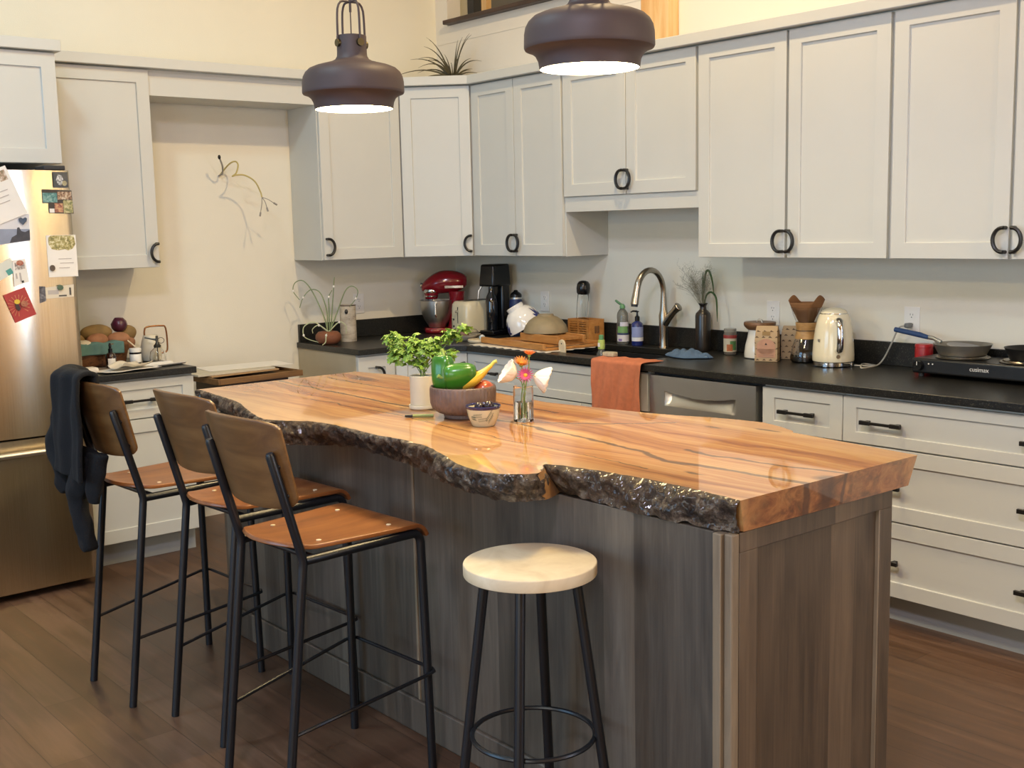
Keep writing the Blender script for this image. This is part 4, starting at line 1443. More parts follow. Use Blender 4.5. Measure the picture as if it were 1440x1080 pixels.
M_yel = pm('yellow_stamens', '#d9a02c', 0.7, 0.15, 60)
M_or = pm('orange_petal', '#d9793a', 0.55, 0.18, 40)
M_or2 = pm('yellow_orange_petal', '#d98f35', 0.55, 0.2, 40)
M_pk = pm('magenta_petal', '#b94a78', 0.55, 0.2, 40)
RV, TV = Vector((0.640, 0.768, 0)), Vector((0.768, -0.640, 0))
daisy('topmost orange flower on a straight stem in the glass vase', RV * 0.021 + Vector((0, 0, 0.208)), (0.05, 0.05, 1), 0.020, M_or, M_yel, [(-0.006, 0.004, 0.013), (0.004, 0.008, 0.11), RV * 0.018 + Vector((0, 0, 0.16))])
daisy('yellow-orange flower behind the pink one in the glass vase', -RV * 0.004 - TV * 0.004 + Vector((0, 0, 0.178)), RV * 0.2 + Vector((0, 0, 1)) + TV * 0.45, 0.026, M_or2, M_yel, [(0.006, 0.0, 0.013), (0.004, 0.002, 0.11), (0.0, 0.0, 0.15)])
daisy('magenta pink flower with yellow centre at the mouth of the glass vase', RV * 0.008 + TV * 0.018 + Vector((0, 0, 0.146)), TV * 0.9 + Vector((0, 0, 0.35)) - RV * 0.1, 0.024, M_pk, M_yel, [(-0.008, -0.006, 0.013), (0.0, -0.004, 0.10), RV * 0.006 + TV * 0.006 + Vector((0, 0, 0.132))], cup=0.1)
poppy('white poppy bending left over the ribbed bowl', -RV * 0.022 + Vector((0, 0, 0.138)), -RV * 0.80 + TV * 0.12 + Vector((0, 0, 0.55)), 0.041, 0.040, [(0.006, -0.006, 0.013), (0.002, -0.002, 0.09), -RV * 0.006 + Vector((0, 0, 0.125))])
poppy('white poppy facing right in the glass vase', RV * 0.034 + Vector((0, 0, 0.142)), RV * 0.90 + TV * 0.10 - Vector((0, 0, 0.30)), 0.041, 0.048, [(-0.008, 0.004, 0.013), (0.004, 0.004, 0.10), RV * 0.018 + Vector((0, 0, 0.140))])
t = thing('paint_marker', 'green marker with a dark tip lying at the foot of the herb pot', 'marker', (2.843, -2.298, ZI + 0.0052))
d = Vector((0.66, 0.75, 0))
MB().tube([-d * 0.036 + Vector((0, 0, 0.0)), -d * 0.008, d * 0.030], [0.0052, 0.0052, 0.0052], 14).build('barrel', pm('olive_barrel', '#8f9a55', 0.4, 0.05), t)
MB().tube([-d * 0.062, -d * 0.056, -d * 0.037], [0.0035, 0.0046, 0.0051], 14).build('cap', M_['blackplastic'], t)

# ------------------------------------------------------------------ long counter, corner end
ZK = ZC + 0.0008
t = thing('garlic_planter', 'brown clay planter with curling garlic scapes on the counter end', 'planter', (0.235, -1.088, ZK))
MB().lathe([(0, 0.0), (0.050, 0.0), (0.066, 0.012), (0.076, 0.032), (0.074, 0.052), (0.058, 0.068), (0.034, 0.072), (0.030, 0.066), (0, 0.064)], 32, fx=lambda a, i, z: 1 + 0.05 * math.cos(2 * a + 0.6)).build('pot', M_['terracotta'], t)
scape = pm('garlic_scape', '#7c8b62', 0.5, 0.15, 20)
scape_l = pm('pale_garlic_scape', '#b9bf97', 0.5, 0.1, 20)
for P, lo in (([(0.0, 0, 0.06), (-0.02, -0.01, 0.15), (-0.055, -0.055, 0.29), (-0.085, -0.095, 0.355), (-0.115, -0.13, 0.345), (-0.122, -0.14, 0.30), (-0.10, -0.115, 0.25)], 0),
              ([(0.01, 0.01, 0.06), (0.018, 0.02, 0.18), (0.028, 0.032, 0.32), (0.032, 0.036, 0.372)], 0),
              ([(0.01, 0.0, 0.06), (0.035, 0.04, 0.17), (0.065, 0.08, 0.29), (0.09, 0.11, 0.32), (0.112, 0.135, 0.295), (0.104, 0.125, 0.25), (0.08, 0.096, 0.205)], 0),
              ([(-0.01, 0.0, 0.06), (-0.004, 0.0, 0.18), (-0.022, -0.026, 0.285), (-0.055, -0.066, 0.305), (-0.085, -0.10, 0.262), (-0.098, -0.118, 0.205)], 0),
              ([(0.0, 0.01, 0.06), (0.0, 0.012, 0.2), (0.006, 0.01, 0.262), (0.02, 0.024, 0.30)], 0),
              ([(-0.01, 0.0, 0.07), (-0.05, -0.055, 0.122), (-0.088, -0.10, 0.10), (-0.090, -0.105, 0.05), (-0.06, -0.09, 0.028), (0.0, -0.06, 0.012)], 1),
              ([(0.01, 0.0, 0.07), (0.04, 0.05, 0.12), (0.062, 0.078, 0.10), (0.064, 0.078, 0.055)], 1),
              ([(0.0, 0.0, 0.07), (0.07, -0.055, 0.055), (0.082, -0.068, 0.02), (0.075, -0.085, 0.004)], 1),
              ([(0.0, 0.0, 0.07), (-0.03, -0.04, 0.105), (-0.055, -0.066, 0.085), (-0.062, -0.062, 0.06)], 1)):
    pts = spline(P, 7)
    k = len(pts)
    MB().tube(pts, [0.0038 * (1 - 0.45 * i / k) for i in range(k)], 7).build('scape', scape_l if lo else scape, t)
    if len(P) > 3:
        MB().ell(P[-2] if not lo else P[3] if len(P) > 4 else P[1], (0.006, 0.006, 0.0075)).build('bud', M_['paper'], t)
t = thing('birch_canister', 'pale birch-bark cylinder beside the garlic planter', 'canister', (0.195, -0.930, ZK))
bk, _nt, _b = newmat('birch_bark')
_tc = _nt.nodes.new('ShaderNodeTexCoord').outputs['Object']
_n = noise_n(_nt, mapped(_nt, _tc, (9, 9, 22)), 1.5, 6, 0.65)
_nt.links.new(ramp_n(_nt, _n, [(0.28, lin('#4a423a')), (0.40, lin('#a79c8b')), (0.6, lin('#c6bcab'))]), _b.inputs['Base Color'])
setin(_b, rough=0.7)
MB().lathe([(0, 0), (0.045, 0), (0.046, 0.003), (0.046, 0.205), (0.0445, 0.208), (0.041, 0.206), (0.041, 0.02), (0, 0.02)], 36).build('body', bk, t)
MB().lathe([(0.0462, 0.203), (0.047, 0.205), (0.0462, 0.2085)], 36, caps=False).build('rim', M_['darkwood'], t)
MB().ell((0.0335, -0.0300, 0.172), (0.010, 0.010, 0.014)).build('knot', M_['darkgrey'], t)

# stand mixer, head towards image left
red = pm('deep_red_enamel', '#8c1220', 0.22, 0.05, 8, coat=0.8, coatr=0.05)
t = thing('stand_mixer', 'red stand mixer with steel bowl in the corner of the counter', 'mixer', (0.200, -0.235, ZK), math.radians(230))
# local +x points to the head end
MB().prism([(-0.10, -0.070), (0.09, -0.088), (0.125, -0.06), (0.138, 0.0), (0.125, 0.06), (0.09, 0.088), (-0.10, 0.070), (-0.12, 0.0)], 0.0, 0.032).build('base', red, t, bevel=0.012, bseg=3)
b = MB()
b.lathe([(0.062, 0.03), (0.050, 0.08), (0.045, 0.15), (0.050, 0.225), (0.055, 0.25)], 28, c=(-0.068, 0, 0), fx=lambda a, i, z: 0.95 + 0.12 * abs(math.sin(a)))
b.build('column', red, t)


def headf(a, u):
    x = -0.130 + 0.272 * u
    e = math.sin(PI * min(1, max(0, 0.02 + 0.96 * u))) ** 0.34
    if u > 0.6:
        e *= 1 - 0.25 * ((u - 0.6) / 0.4) ** 1.5
    ry, rz = 0.066 * e, 0.070 * e
    zc = 0.298 - 0.006 * u + (0.012 if u < 0.4 else 0.012 - 0.03 * ((u - 0.4) / 0.6) ** 2)
    return (x, ry * math.cos(a * 2 * PI), zc + rz * math.sin(a * 2 * PI))


MB().grid(headf, 32, 28).build('head', red, t, ang=2.5)
for s in (-1, 1):
    b = MB().box(-0.112, 0.0, s * 0.0645 - 0.002, s * 0.0645 + 0.002, 0.270, 0.286)
    b.build('badge_strip', M_['chrome'], t, bevel=0.001)
MB().lathe([(0.047, 0.243), (0.049, 0.246), (0.049, 0.262), (0.047, 0.265)], 32, c=(0.085, 0, 0)).build('chrome_band', M_['chrome'], t)
MB().lathe([(0, 0.205), (0.036, 0.205), (0.041, 0.212), (0.046, 0.243), (0, 0.243)], 32, c=(0.085, 0, 0)).build('hub', red, t)
MB().lathe([(0.0375, 0.218), (0.044, 0.219), (0.045, 0.226), (0.0395, 0.228)], 32, c=(0.085, 0, 0)).build('chrome_band', M_['chrome'], t)
MB().lathe([(0, -0.012), (0.016, -0.012), (0.017, 0.0), (0, 0.0)], 20, M=Matrix.Translation((0.150, 0, 0.288)) @ Matrix.Rotation(PI / 2, 4, 'Y')).build('hub_cap', M_['chrome'], t)
MB().lathe([(0, 0.034), (0.050, 0.034), (0.056, 0.045), (0.075, 0.075), (0.094, 0.12), (0.101, 0.17), (0.103, 0.196), (0.105, 0.198), (0.101, 0.199), (0.098, 0.17), (0.09, 0.12), (0.06, 0.06), (0, 0.05)], 48, c=(0.055, 0, 0)).build('bowl', M_['steel'], t)
MB().tube([(0.055, 0.100, 0.18), (0.055, 0.135, 0.185), (0.055, 0.140, 0.12), (0.055, 0.09, 0.10)], 0.005, 8).build('bowl_handle', M_['steel'], t)
MB().tube([(0.085, 0, 0.21), (0.085, 0, 0.08)], 0.007, 10).build('beater_shaft', M_['steel'], t)

# toaster
t = thing('toaster', 'cream toaster between the red mixer and the black soda machine', 'toaster', (0.412, -0.172, ZK), math.radians(90))
b = MB()


def toastf(u, v):
    a = u * 2 * PI
    n_ = 5.0
    ca, sa = math.cos(a), math.sin(a)
    x = 0.135 * math.copysign(abs(ca) ** (2 / n_), ca)
    y = 0.092 * math.copysign(abs(sa) ** (2 / n_), sa)
    prof = [(1.0, 0.018), (1.0, 0.10), (0.99, 0.15), (0.96, 0.18), (0.88, 0.195), (0.75, 0.200), (0.0, 0.200)]
    k = v * (len(prof) - 1)
    i = min(int(k), len(prof) - 2)
    f = k - i
    s = prof[i][0] * (1 - f) + prof[i + 1][0] * f
    z = prof[i][1] * (1 - f) + prof[i + 1][1] * f
    return (x * s, y * s, z)


b.grid(toastf, 64, 18)
b.build('body', M_['cream'], t, ang=2.5)
MB().box(-0.126, 0.126, -0.083, 0.083, 0.0, 0.020).build('base', M_['chrome'], t, bevel=0.006)
for y in (-0.03, 0.03):
    MB().box(-0.105, 0.105, y - 0.012, y + 0.012, 0.199, 0.2012).build('slot', M_['darkgrey'], t)
MB().box(-0.1365, -0.133, -0.002, 0.002, 0.07, 0.165).build('lever_slot', M_['darkgrey'], t)
MB().tube([(-0.134, 0, 0.140), (-0.150, 0, 0.140)], 0.008, 12).build('lever', M_['chrome'], t)
MB().tube([(-0.134, -0.03, 0.045), (-0.150, -0.03, 0.045)], 0.013, 18).build('dial', M_['chrome'], t)
for z in (0.05, 0.09):
    MB().tube([(-0.1335, 0.04, z), (-0.138, 0.04, z)], 0.006, 12).build('button', M_['darkgrey'], t)

# wrapped plate
t = thing('wrapped_plate', 'pale glass dish with pink food under crinkled wrap before the toaster', 'plate', (0.690, -0.475, ZK))
MB().lathe([(0, 0.0), (0.055, 0.0), (0.060, 0.003), (0.092, 0.030), (0.094, 0.033), (0.090, 0.033), (0.058, 0.008), (0, 0.006)], 40).build('dish', pm('pale_frosted_glass', '#b9b2a4', 0.25, 0.05, 10, alpha=1.0), t)
MB().ell((-0.010, -0.012, 0.034), (0.042, 0.04, 0.026), nz=0.3, ns=4).build('food', pm('pink_food', '#b98f88', 0.4, 0.25, 25), t)
def wrapf(u, v):
    a = u * 2 * PI
    r = 0.088 * v
    z = 0.066 * (1 - v ** 2.2) + 0.034 * v
    n_ = noise.noise(Vector((math.cos(a) * r * 40, math.sin(a) * r * 40, 0)))
    return (r * math.cos(a), r * math.sin(a), z + 0.010 * n_)
MB().grid(wrapf, 40, 12).build('wrap', glassmat('crinkled_wrap', (0.96, 0.94, 0.92), 0.12, 1.1), t, smooth=False, solid=0.0006)

# soda machine
t = thing('soda_machine', 'tall black sparkling-water machine at the corner, left of the blue bottle', 'soda maker', (0.572, -0.150, ZK), math.radians(10))
rb = Matrix()
MB().box(-0.054, 0.054, -0.085, 0.085, 0.0, 0.030).build('base', M_['blackplastic'], t, bevel=0.008, bseg=3)
MB().box(-0.051, 0.051, 0.010, 0.082, 0.030, 0.300).build('tower', M_['blackplastic'], t, bevel=0.012, bseg=3)
b = MB()
P = [(-0.058, -0.080), (0.058, -0.080), (0.058, 0.085), (-0.058, 0.085)]
lo = [b.bm.verts.new((x, y, 0.285)) for x, y in P]
hi = [b.bm.verts.new((x * 0.88, y * 0.90 + 0.004, 0.415)) for x, y in P]
b.face(lo[::-1])
b.face(hi)
for i in range(4):
    b.face([lo[i], lo[(i + 1) % 4], hi[(i + 1) % 4], hi[i]])
b.build('head', M_['blackplastic'], t, bevel=0.012, bseg=3)
MB().lathe([(0, 0.032), (0.034, 0.032), (0.036, 0.04), (0.036, 0.19), (0.030, 0.225), (0.018, 0.25), (0.016, 0.284), (0, 0.284)], 28, c=(0, -0.032, 0)).build('bottle', pm('smoky_bottle', '#15181c', 0.06, 0.05, 6, coat=0.8), t)
MB().tube([(-0.040, -0.074, 0.285), (-0.045, -0.092, 0.262), (-0.047, -0.098, 0.215)], [0.006, 0.005, 0.004], 10).build('lever', M_['steel'], t)

t = thing('water_bottle', 'blue steel water bottle with black lid beside the soda machine', 'bottle', (0.690, -0.088, ZK))
MB().lathe([(0, 0), (0.038, 0), (0.040, 0.003), (0.040, 0.185), (0.036, 0.205), (0.033, 0.210), (0, 0.210)], 36).build('body', pm('matt_navy_blue', '#24315c', 0.45, 0.05, 10), t)
MB().lathe([(0.031, 0.2102), (0.0335, 0.2102), (0.0335, 0.220), (0.031, 0.220)], 36).build('band', M_['steel'], t)
MB().lathe([(0, 0.2203), (0.034, 0.2203), (0.034, 0.236), (0.026, 0.246), (0.014, 0.253), (0.010, 0.262), (0, 0.264)], 36).build('lid', M_['blackplastic'], t)

# round board and small dish in front of the soda machine
t = MB().lathe([(0, 0), (0.060, 0), (0.063, 0.004), (0.063, 0.012), (0.060, 0.015), (0, 0.015)], 40, fx=lambda a, i, z: 1 + 0.35 * max(0, math.cos(a - 0.9)) ** 8).build('wooden_board', M_['palewood'], loc=(0.835, -0.485, ZK))
tag(t, 'small round pale wooden board left of the bamboo rack', 'board')
t = thing('small_jar', 'tiny pale blue pot standing on the round wooden board', 'pot', (0.845, -0.470, ZK + 0.0155))
MB().lathe([(0, 0), (0.014, 0), (0.017, 0.004), (0.016, 0.016), (0.011, 0.018), (0, 0.017)], 24).build('body', pm('pale_blue_glaze', '#b9c9cc', 0.25, 0.05, 20), t)
MB().ell((0, 0, 0.019), (0.010, 0.010, 0.005)).build('lid', M_['white'], t)

# ------------------------------------------------------------------ dish rack area
t = MB().grid(lambda u, v: (0.945 + 0.62 * u + 0.012 * math.sin(v * 30), -0.640 + 0.37 * v + 0.006 * math.sin(u * 60) * (1 if v < 0.1 or v > 0.9 else 0), ZK + 0.0025 + 0.0012 * math.sin(u * 60) * (1 - v) ** 6), 90, 30).build('drying_mat', pm('cream_drying_cloth', '#ddd3c0', 0.9, 0.05, 20), solid=0.003)
for v in t.data.vertices:
    pass
t.data.transform(Matrix.Translation((-1.28, 0.455, -ZK)))
t.location = (1.28, -0.455, ZK)
tag(t, 'cream scalloped drying cloth under the bamboo dish rack', 'cloth')
t = thing('dish_rack', 'flat bamboo dish rack with slats before the slotted caddy', 'dish rack', (1.265, -0.415, ZK + 0.0065), math.radians(-6))
RZ = 0.0
b = MB().box(-0.29, 0.29, -0.185, -0.168, 0.004, 0.034)
b.build('front_rail', M_['bamboo'], t, bevel=0.002)
MB().box(-0.29, 0.29, 0.168, 0.185, 0.004, 0.026).build('rear_rail', M_['bamboo'], t, bevel=0.002)
for x in (-0.28, 0.28):
    MB().box(x - 0.010, x + 0.010, -0.168, 0.168, 0.0, 0.012).build('side_rail', M_['bamboo'], t, bevel=0.002)
for i in range(14):
    x = -0.245 + 0.49 * i / 13
    MB().box(x - 0.006, x + 0.006, -0.168, 0.168, 0.0125, 0.022).build('slat', M_['bamboo'], t)
MB().box(-0.05, 0.285, -0.090, -0.074, 0.0265, 0.066).build('upper_rail', M_['bamboo'], t, bevel=0.002)
MB().box(-0.05, 0.285, 0.074, 0.090, 0.0265, 0.066).build('upper_rail', M_['bamboo'], t, bevel=0.002)
for i in range(10):
    x = -0.035 + 0.305 * i / 9
    MB().box(x - 0.006, x + 0.006, -0.0735, 0.0735, 0.044, 0.058).build('slat', M_['bamboo'], t)

# white bowl leaning upside down
def inv_bowl(name, label, loc, tilt_axis, tilt, prof, m, foot=None):
    t = thing(name, label, 'bowl', loc)
    R = Matrix.Rotation(tilt, 4, Vector(tilt_axis))
    MB().lathe(prof, 56, M=R).build('body', m, t)
    return t, R


wb, R = inv_bowl('porcelain_bowl', 'white porcelain bowl with blue flowers leaning upside down on the rack', (1.005, -0.320, 1.047), -TV, math.radians(-30),
                 [(0.103, -0.058), (0.101, -0.036), (0.092, 0.0), (0.076, 0.030), (0.056, 0.048), (0.048, 0.052), (0.050, 0.072), (0.045, 0.072), (0.043, 0.054), (0, 0.052),
                  (0, 0.048), (0.05, 0.043), (0.073, 0.026), (0.089, -0.002), (0.098, -0.036), (0.1005, -0.058), (0.103, -0.058)], M_['white'])
cob = pm('cobalt_brush_paint', '#2b3470', 0.2, 0.2, 30, coat=0.5)


def on_bowl(phi, s):
    pr_ = [(0.104, -0.058), (0.102, -0.036), (0.093, 0.0), (0.077, 0.0305), (0.057, 0.0485)]
    k = max(0, min(3.999, s * 4))
    i = int(k)
    f = k - i
    r = pr_[i][0] * (1 - f) + pr_[i + 1][0] * f + 0.0006
    z = pr_[i][1] * (1 - f) + pr_[i + 1][1] * f + 0.0006
    return R @ Vector((r * math.cos(phi), r * math.sin(phi), z))


for phi0 in (math.radians(-35 + 58), math.radians(-35 - 78), math.radians(100), math.radians(190)):
    b = MB()
    for da, ds, L in ((-0.9, 0.0, 0.30), (-0.35, 0.05, 0.36), (0.2, 0.0, 0.34), (0.8, 0.0, 0.28), (1.5, 0.0, 0.2)):
        pts = []
        for k in range(6):
            f = k / 5
            w = 0.075 * math.sin(PI * (0.15 + 0.8 * f))
            ph, ss = phi0 + math.sin(da) * L * f * 1.4, 0.12 + ds + math.cos(da) * L * f * 1.6
            pts.append([b.bm.verts.new(on_bowl(ph + math.cos(da) * w * q, ss - math.sin(da) * w * q * 1.0)) for q in (-1, 0, 1)])
        for A, B in zip(pts, pts[1:]):
            for q in range(2):
                b.face([A[q], A[q + 1], B[q + 1], B[q]])
    b.build('blue_flower', cob, wb, smooth=False)
gb, R2 = inv_bowl('stoneware_bowl', 'grey-brown stoneware bowl upside down on the bamboo rack', (1.300, -0.400, 0.9885), (1, 0, 0), math.radians(0),
                  [(0.118, 0.0), (0.117, 0.012), (0.108, 0.036), (0.088, 0.062), (0.062, 0.080), (0.044, 0.086), (0.042, 0.094), (0.038, 0.094), (0.036, 0.087), (0, 0.086),
                   (0, 0.081), (0.06, 0.075), (0.085, 0.057), (0.104, 0.033), (0.112, 0.012), (0.1135, 0.0), (0.118, 0.0)], pm('grey_brown_stoneware', '#8e8063', 0.55, 0.12, 16, 0.1, 60))
# utensil caddy
t = thing('utensil_caddy', 'slotted bamboo caddy behind the dish rack, by the sink', 'caddy', (1.300, -0.108, ZK), math.radians(-4))
b = MB().box(-0.088, 0.088, -0.055, -0.045, 0.0, 0.125)
caddy_w, caddy_d = 0.088, 0.055
MB().box(-0.088, 0.088, 0.045, 0.055, 0.0, 0.125).build('back_panel', M_['bamboo'], t)
b = MB().box(-0.088, 0.088, -0.055, -0.046, 0.0, 0.020).box(-0.088, 0.088, -0.055, -0.046, 0.112, 0.125)
for x0, x1 in ((-0.088, -0.070), (-0.006, 0.006), (0.070, 0.088)):
    b.box(x0, x1, -0.055, -0.046, 0.020, 0.112)
for i in range(7):
    z = 0.026 + i * 0.0125
    b.box(-0.070, -0.006, -0.054, -0.047, z, z + 0.007).box(0.006, 0.070, -0.054, -0.047, z, z + 0.007)
b.build('front_panel', M_['bamboo'], t)
for s in (-1, 1):
    MB().box(s * 0.088 - 0.005, s * 0.088 + 0.005, -0.046, 0.045, 0.0, 0.125).build('side_panel', M_['bamboo'], t)
MB().box(-0.083, 0.083, -0.046, 0.045, 0.0, 0.006).build('bottom', M_['darkwood'], t)
for k, (y, z0, z1) in enumerate(((-0.012, 0.05, 0.09), (0.0, 0.05, 0.09), (0.012, 0.05, 0.09))):
    MB().box(0.0925, 0.0938, y - 0.003, y + 0.003, z0, z1).build('side_slot', M_['darkgrey'], t)
# glass bottle upside down in the caddy
t = thing('glass_bottle', 'clear glass bottle with black cap standing upside down in the bamboo caddy', 'bottle', (1.272, -0.115, ZK + 0.0065))
Rb = Matrix.Rotation(math.radians(4), 4, 'Y')
MB().lathe([(0.0295, 0.010), (0.033, 0.018), (0.034, 0.15), (0.033, 0.20), (0.030, 0.25), (0.029, 0.252), (0.030, 0.20), (0.0315, 0.15), (0.0305, 0.02), (0.027, 0.012), (0.0295, 0.010)], 40, M=Rb).build('glass', M_['glass'], t)
MB().lathe([(0, 0.252), (0.031, 0.252), (0.036, 0.262), (0.0375, 0.285), (0.035, 0.306), (0.026, 0.320), (0.012, 0.325), (0, 0.3255)], 36, M=Rb).build('cap', M_['blackplastic'], t)

# wooden paddle, small bottle and sponge at the sink front
t = thing('wooden_paddle', 'wooden paddle handle sticking up from the sink left end', 'utensil', (1.585, -0.525, 0.6725))
Rp = Matrix.Rotation(math.radians(4), 4, 'X')
b = MB().prism([(-0.018, 0.0), (0.018, 0.0), (0.019, 0.225), (0.024, 0.255), (0.0235, 0.285), (0.016, 0.301), (0.0, 0.306), (-0.016, 0.301), (-0.0235, 0.285), (-0.024, 0.255), (-0.019, 0.225)], -0.005, 0.005, M=Rp @ Matrix.Rotation(PI / 2, 4, 'X'))
b.build('handle', M_['palewood'], t, bevel=0.003)
MB().tube([Rp @ Vector((0, -0.0052, 0.285)), Rp @ Vector((0, 0.0052, 0.285))], 0.004, 12).build('hole', M_['darkgrey'], t)
t = thing('small_bottle', 'small clear bottle with green neck label standing in the sink', 'bottle', (1.820, -0.500, 0.6725))
MB().lathe([(0, 0.0), (0.030, 0.0), (0.032, 0.004), (0.032, 0.20), (0.028, 0.235), (0.018, 0.258), (0.0145, 0.27), (0.0145, 0.29), (0, 0.29)], 28).build('body', pm('clear_grey_plastic', '#6d7270', 0.12, 0.05, 6, trans=0.6), t)
MB().lathe([(0.0152, 0.268), (0.0170, 0.270), (0.0165, 0.312), (0.0152, 0.314)], 24).build('neck_label', pm('lime_label', '#a3b45c', 0.5, 0.15, 60), t)
MB().box(-0.007, 0.007, -0.0178, -0.0166, 0.280, 0.300).build('label_panel', M_['paper'], t)
MB().lathe([(0, 0.314), (0.012, 0.314), (0.012, 0.335), (0.009, 0.338), (0, 0.338)], 20).build('cap', pm('green_cap', '#5d9160', 0.4, 0.05), t)
t = MB().cbox((0, 0, 0.0115), (0.066, 0.040, 0.023)).build('sponge', pm('grey_beige_sponge', '#b3a992', 0.95, 0.15, 60, 0.4, 200), loc=(1.960, -0.580, ZK + 0.006), rz=0.2, bevel=0.006)
tag(t, 'beige sponge lying on the counter edge above the orange towel', 'sponge')

# dish soap and hand soap
t = thing('dish_soap', 'clear dish soap bottle with open green cap behind the sink', 'soap bottle', (1.552, -0.080, ZK))
MB().lathe([(0, 0), (0.034, 0), (0.036, 0.004), (0.037, 0.06), (0.034, 0.10), (0.031, 0.125), (0.033, 0.145), (0.030, 0.165), (0.018, 0.182), (0.012, 0.188), (0, 0.188)], 32, fx=lambda a, i, z: 1 - 0.18 * math.sin(a) ** 2).build('bottle', pm('clear_soap_plastic', '#a8aaa4', 0.1, 0.03, 5, trans=0.75), t)


def label_band(prof, a0, a1, m, parent, name, sq_=None, seg=16):
    b = MB()

    def f(u, v):
        k = v * (len(prof) - 1)
        i = min(int(k), len(prof) - 2)
        q = k - i
        r = prof[i][0] * (1 - q) + prof[i + 1][0] * q
        z = prof[i][1] * (1 - q) + prof[i + 1][1] * q
        a = a0 + (a1 - a0) * u
        if sq_:
            r *= sq_(a)
        return (r * math.cos(a), r * math.sin(a), z)
    return b.grid(f, seg, (len(prof) - 1) * 2).build(name, m, parent)


el = lambda a: 1 - 0.18 * math.sin(a) ** 2
CAMA = math.radians(-40)
label_band([(0.0375, 0.015), (0.0378, 0.05)], CAMA - 1.2, CAMA + 1.2, pm('white_label', '#d9d6d8', 0.5, 0.03), t, 'lower_label', el)
label_band([(0.0382, 0.018), (0.0382, 0.030)], CAMA - 0.9, CAMA - 0.2, pm('violet_label', '#8b7bb0', 0.5, 0.1), t, 'label_flower', el)
label_band([(0.0379, 0.051), (0.0377, 0.060)], CAMA - 1.2, CAMA + 1.2, pm('navy_label', '#3b4669', 0.5, 0.03), t, 'label_stripe', el)
label_band([(0.0377, 0.061), (0.036, 0.088), (0.0355, 0.095)], CAMA - 1.1, CAMA + 0.7, pm('green_label', '#6f9a5e', 0.5, 0.1, 40), t, 'label_badge', el)
label_band([(0.0353, 0.096), (0.0325, 0.118)], CAMA - 0.6, CAMA + 1.1, pm('lilac_label', '#c8c6d2', 0.5, 0.1, 40), t, 'label_top', el)
MB().lathe([(0, 0.1885), (0.014, 0.1885), (0.015, 0.198), (0.011, 0.208), (0.006, 0.212), (0, 0.212)], 24).build('cap', pm('leaf_green_cap', '#5f9166', 0.4, 0.05), t)
MB().tube([(-0.008, 0.0, 0.208), (-0.024, -0.012, 0.222), (-0.034, -0.018, 0.232)], [0.006, 0.007, 0.005], 10, flat=0.5).build('flip_lid', pm('leaf_green_lid', '#517f58', 0.4, 0.05), t)
t = thing('hand_soap', 'blue hand soap bottle with black pump left of the faucet', 'soap bottle', (1.664, -0.085, ZK))
MB().lathe([(0, 0), (0.029, 0), (0.031, 0.003), (0.031, 0.105), (0.028, 0.116), (0.018, 0.124), (0.012, 0.128), (0, 0.128)], 36).build('bottle', pm('cobalt_bottle', '#1f2c6e', 0.12, 0.05, 6, coat=0.6), t)
label_band([(0.0316, 0.045), (0.0316, 0.098)], CAMA - 1.25, CAMA + 1.25, pm('pale_blue_label', '#8b97c4', 0.5, 0.05, 30), t, 'label')
label_band([(0.0316, 0.024), (0.0316, 0.044)], CAMA - 1.25, CAMA + 1.25, pm('white_label_band', '#dcdde0', 0.5, 0.03), t, 'label')
MB().lathe([(0, 0.1285), (0.013, 0.1285), (0.013, 0.150), (0.006, 0.156), (0.0045, 0.172), (0.009, 0.174), (0.009, 0.180), (0, 0.181)], 20).tube([(0, 0, 0.178), (-0.012, -0.02, 0.180), (-0.018, -0.03, 0.174)], [0.005, 0.0045, 0.003], 8).build('pump', M_['blackplastic'], t)

# faucet
t = thing('faucet', 'tall brushed nickel gooseneck faucet behind the sink', 'faucet', (1.852, -0.088, ZK))
P = [(0, 0, 0.0), (0, 0, 0.012), (0, 0, 0.06), (0, 0, 0.115), (0, 0, 0.165), (0, 0, 0.19), (0, 0, 0.28)]
Rr = [0.026, 0.0235, 0.0215, 0.0235, 0.0245, 0.019, 0.0135]
for i in range(1, 15):
    a = PI * 0.93 * i / 14
    P.append((0, -0.098 + 0.098 * math.cos(a), 0.28 + 0.118 * math.sin(a)))
    Rr.append(0.0135 + 0.0035 * i / 14)
P += [(0, -0.205, 0.260), (0, -0.211, 0.233)]
Rr += [0.0185, 0.0195]
MB().tube(P, Rr, 24).build('body', M_['nickel'], t)
MB().tube([(0, -0.211, 0.233), (0, -0.2125, 0.222)], [0.0165, 0.0165], 24).build('aerator', M_['darkgrey'], t)
MB().tube([(0.004, 0, 0.120), (0.030, 0.002, 0.152), (0.068, 0.006, 0.190), (0.088, 0.008, 0.208)], [0.021, 0.0195, 0.0175, 0.021], 22).build('lever', M_['nickel'], t)
MB().ell((0.093, 0.008, 0.212), (0.025, 0.020, 0.009), M=Matrix.Rotation(math.radians(50), 3, 'Y')).build('lever_cap', M_['nickel'], t)

# orange towel over the counter edge
tw = pm('terracotta_towel', '#cf7d5b', 0.95, 0.08, 40, 0.5, 320)
T0 = Vector((2.10, -0.665, ZK))


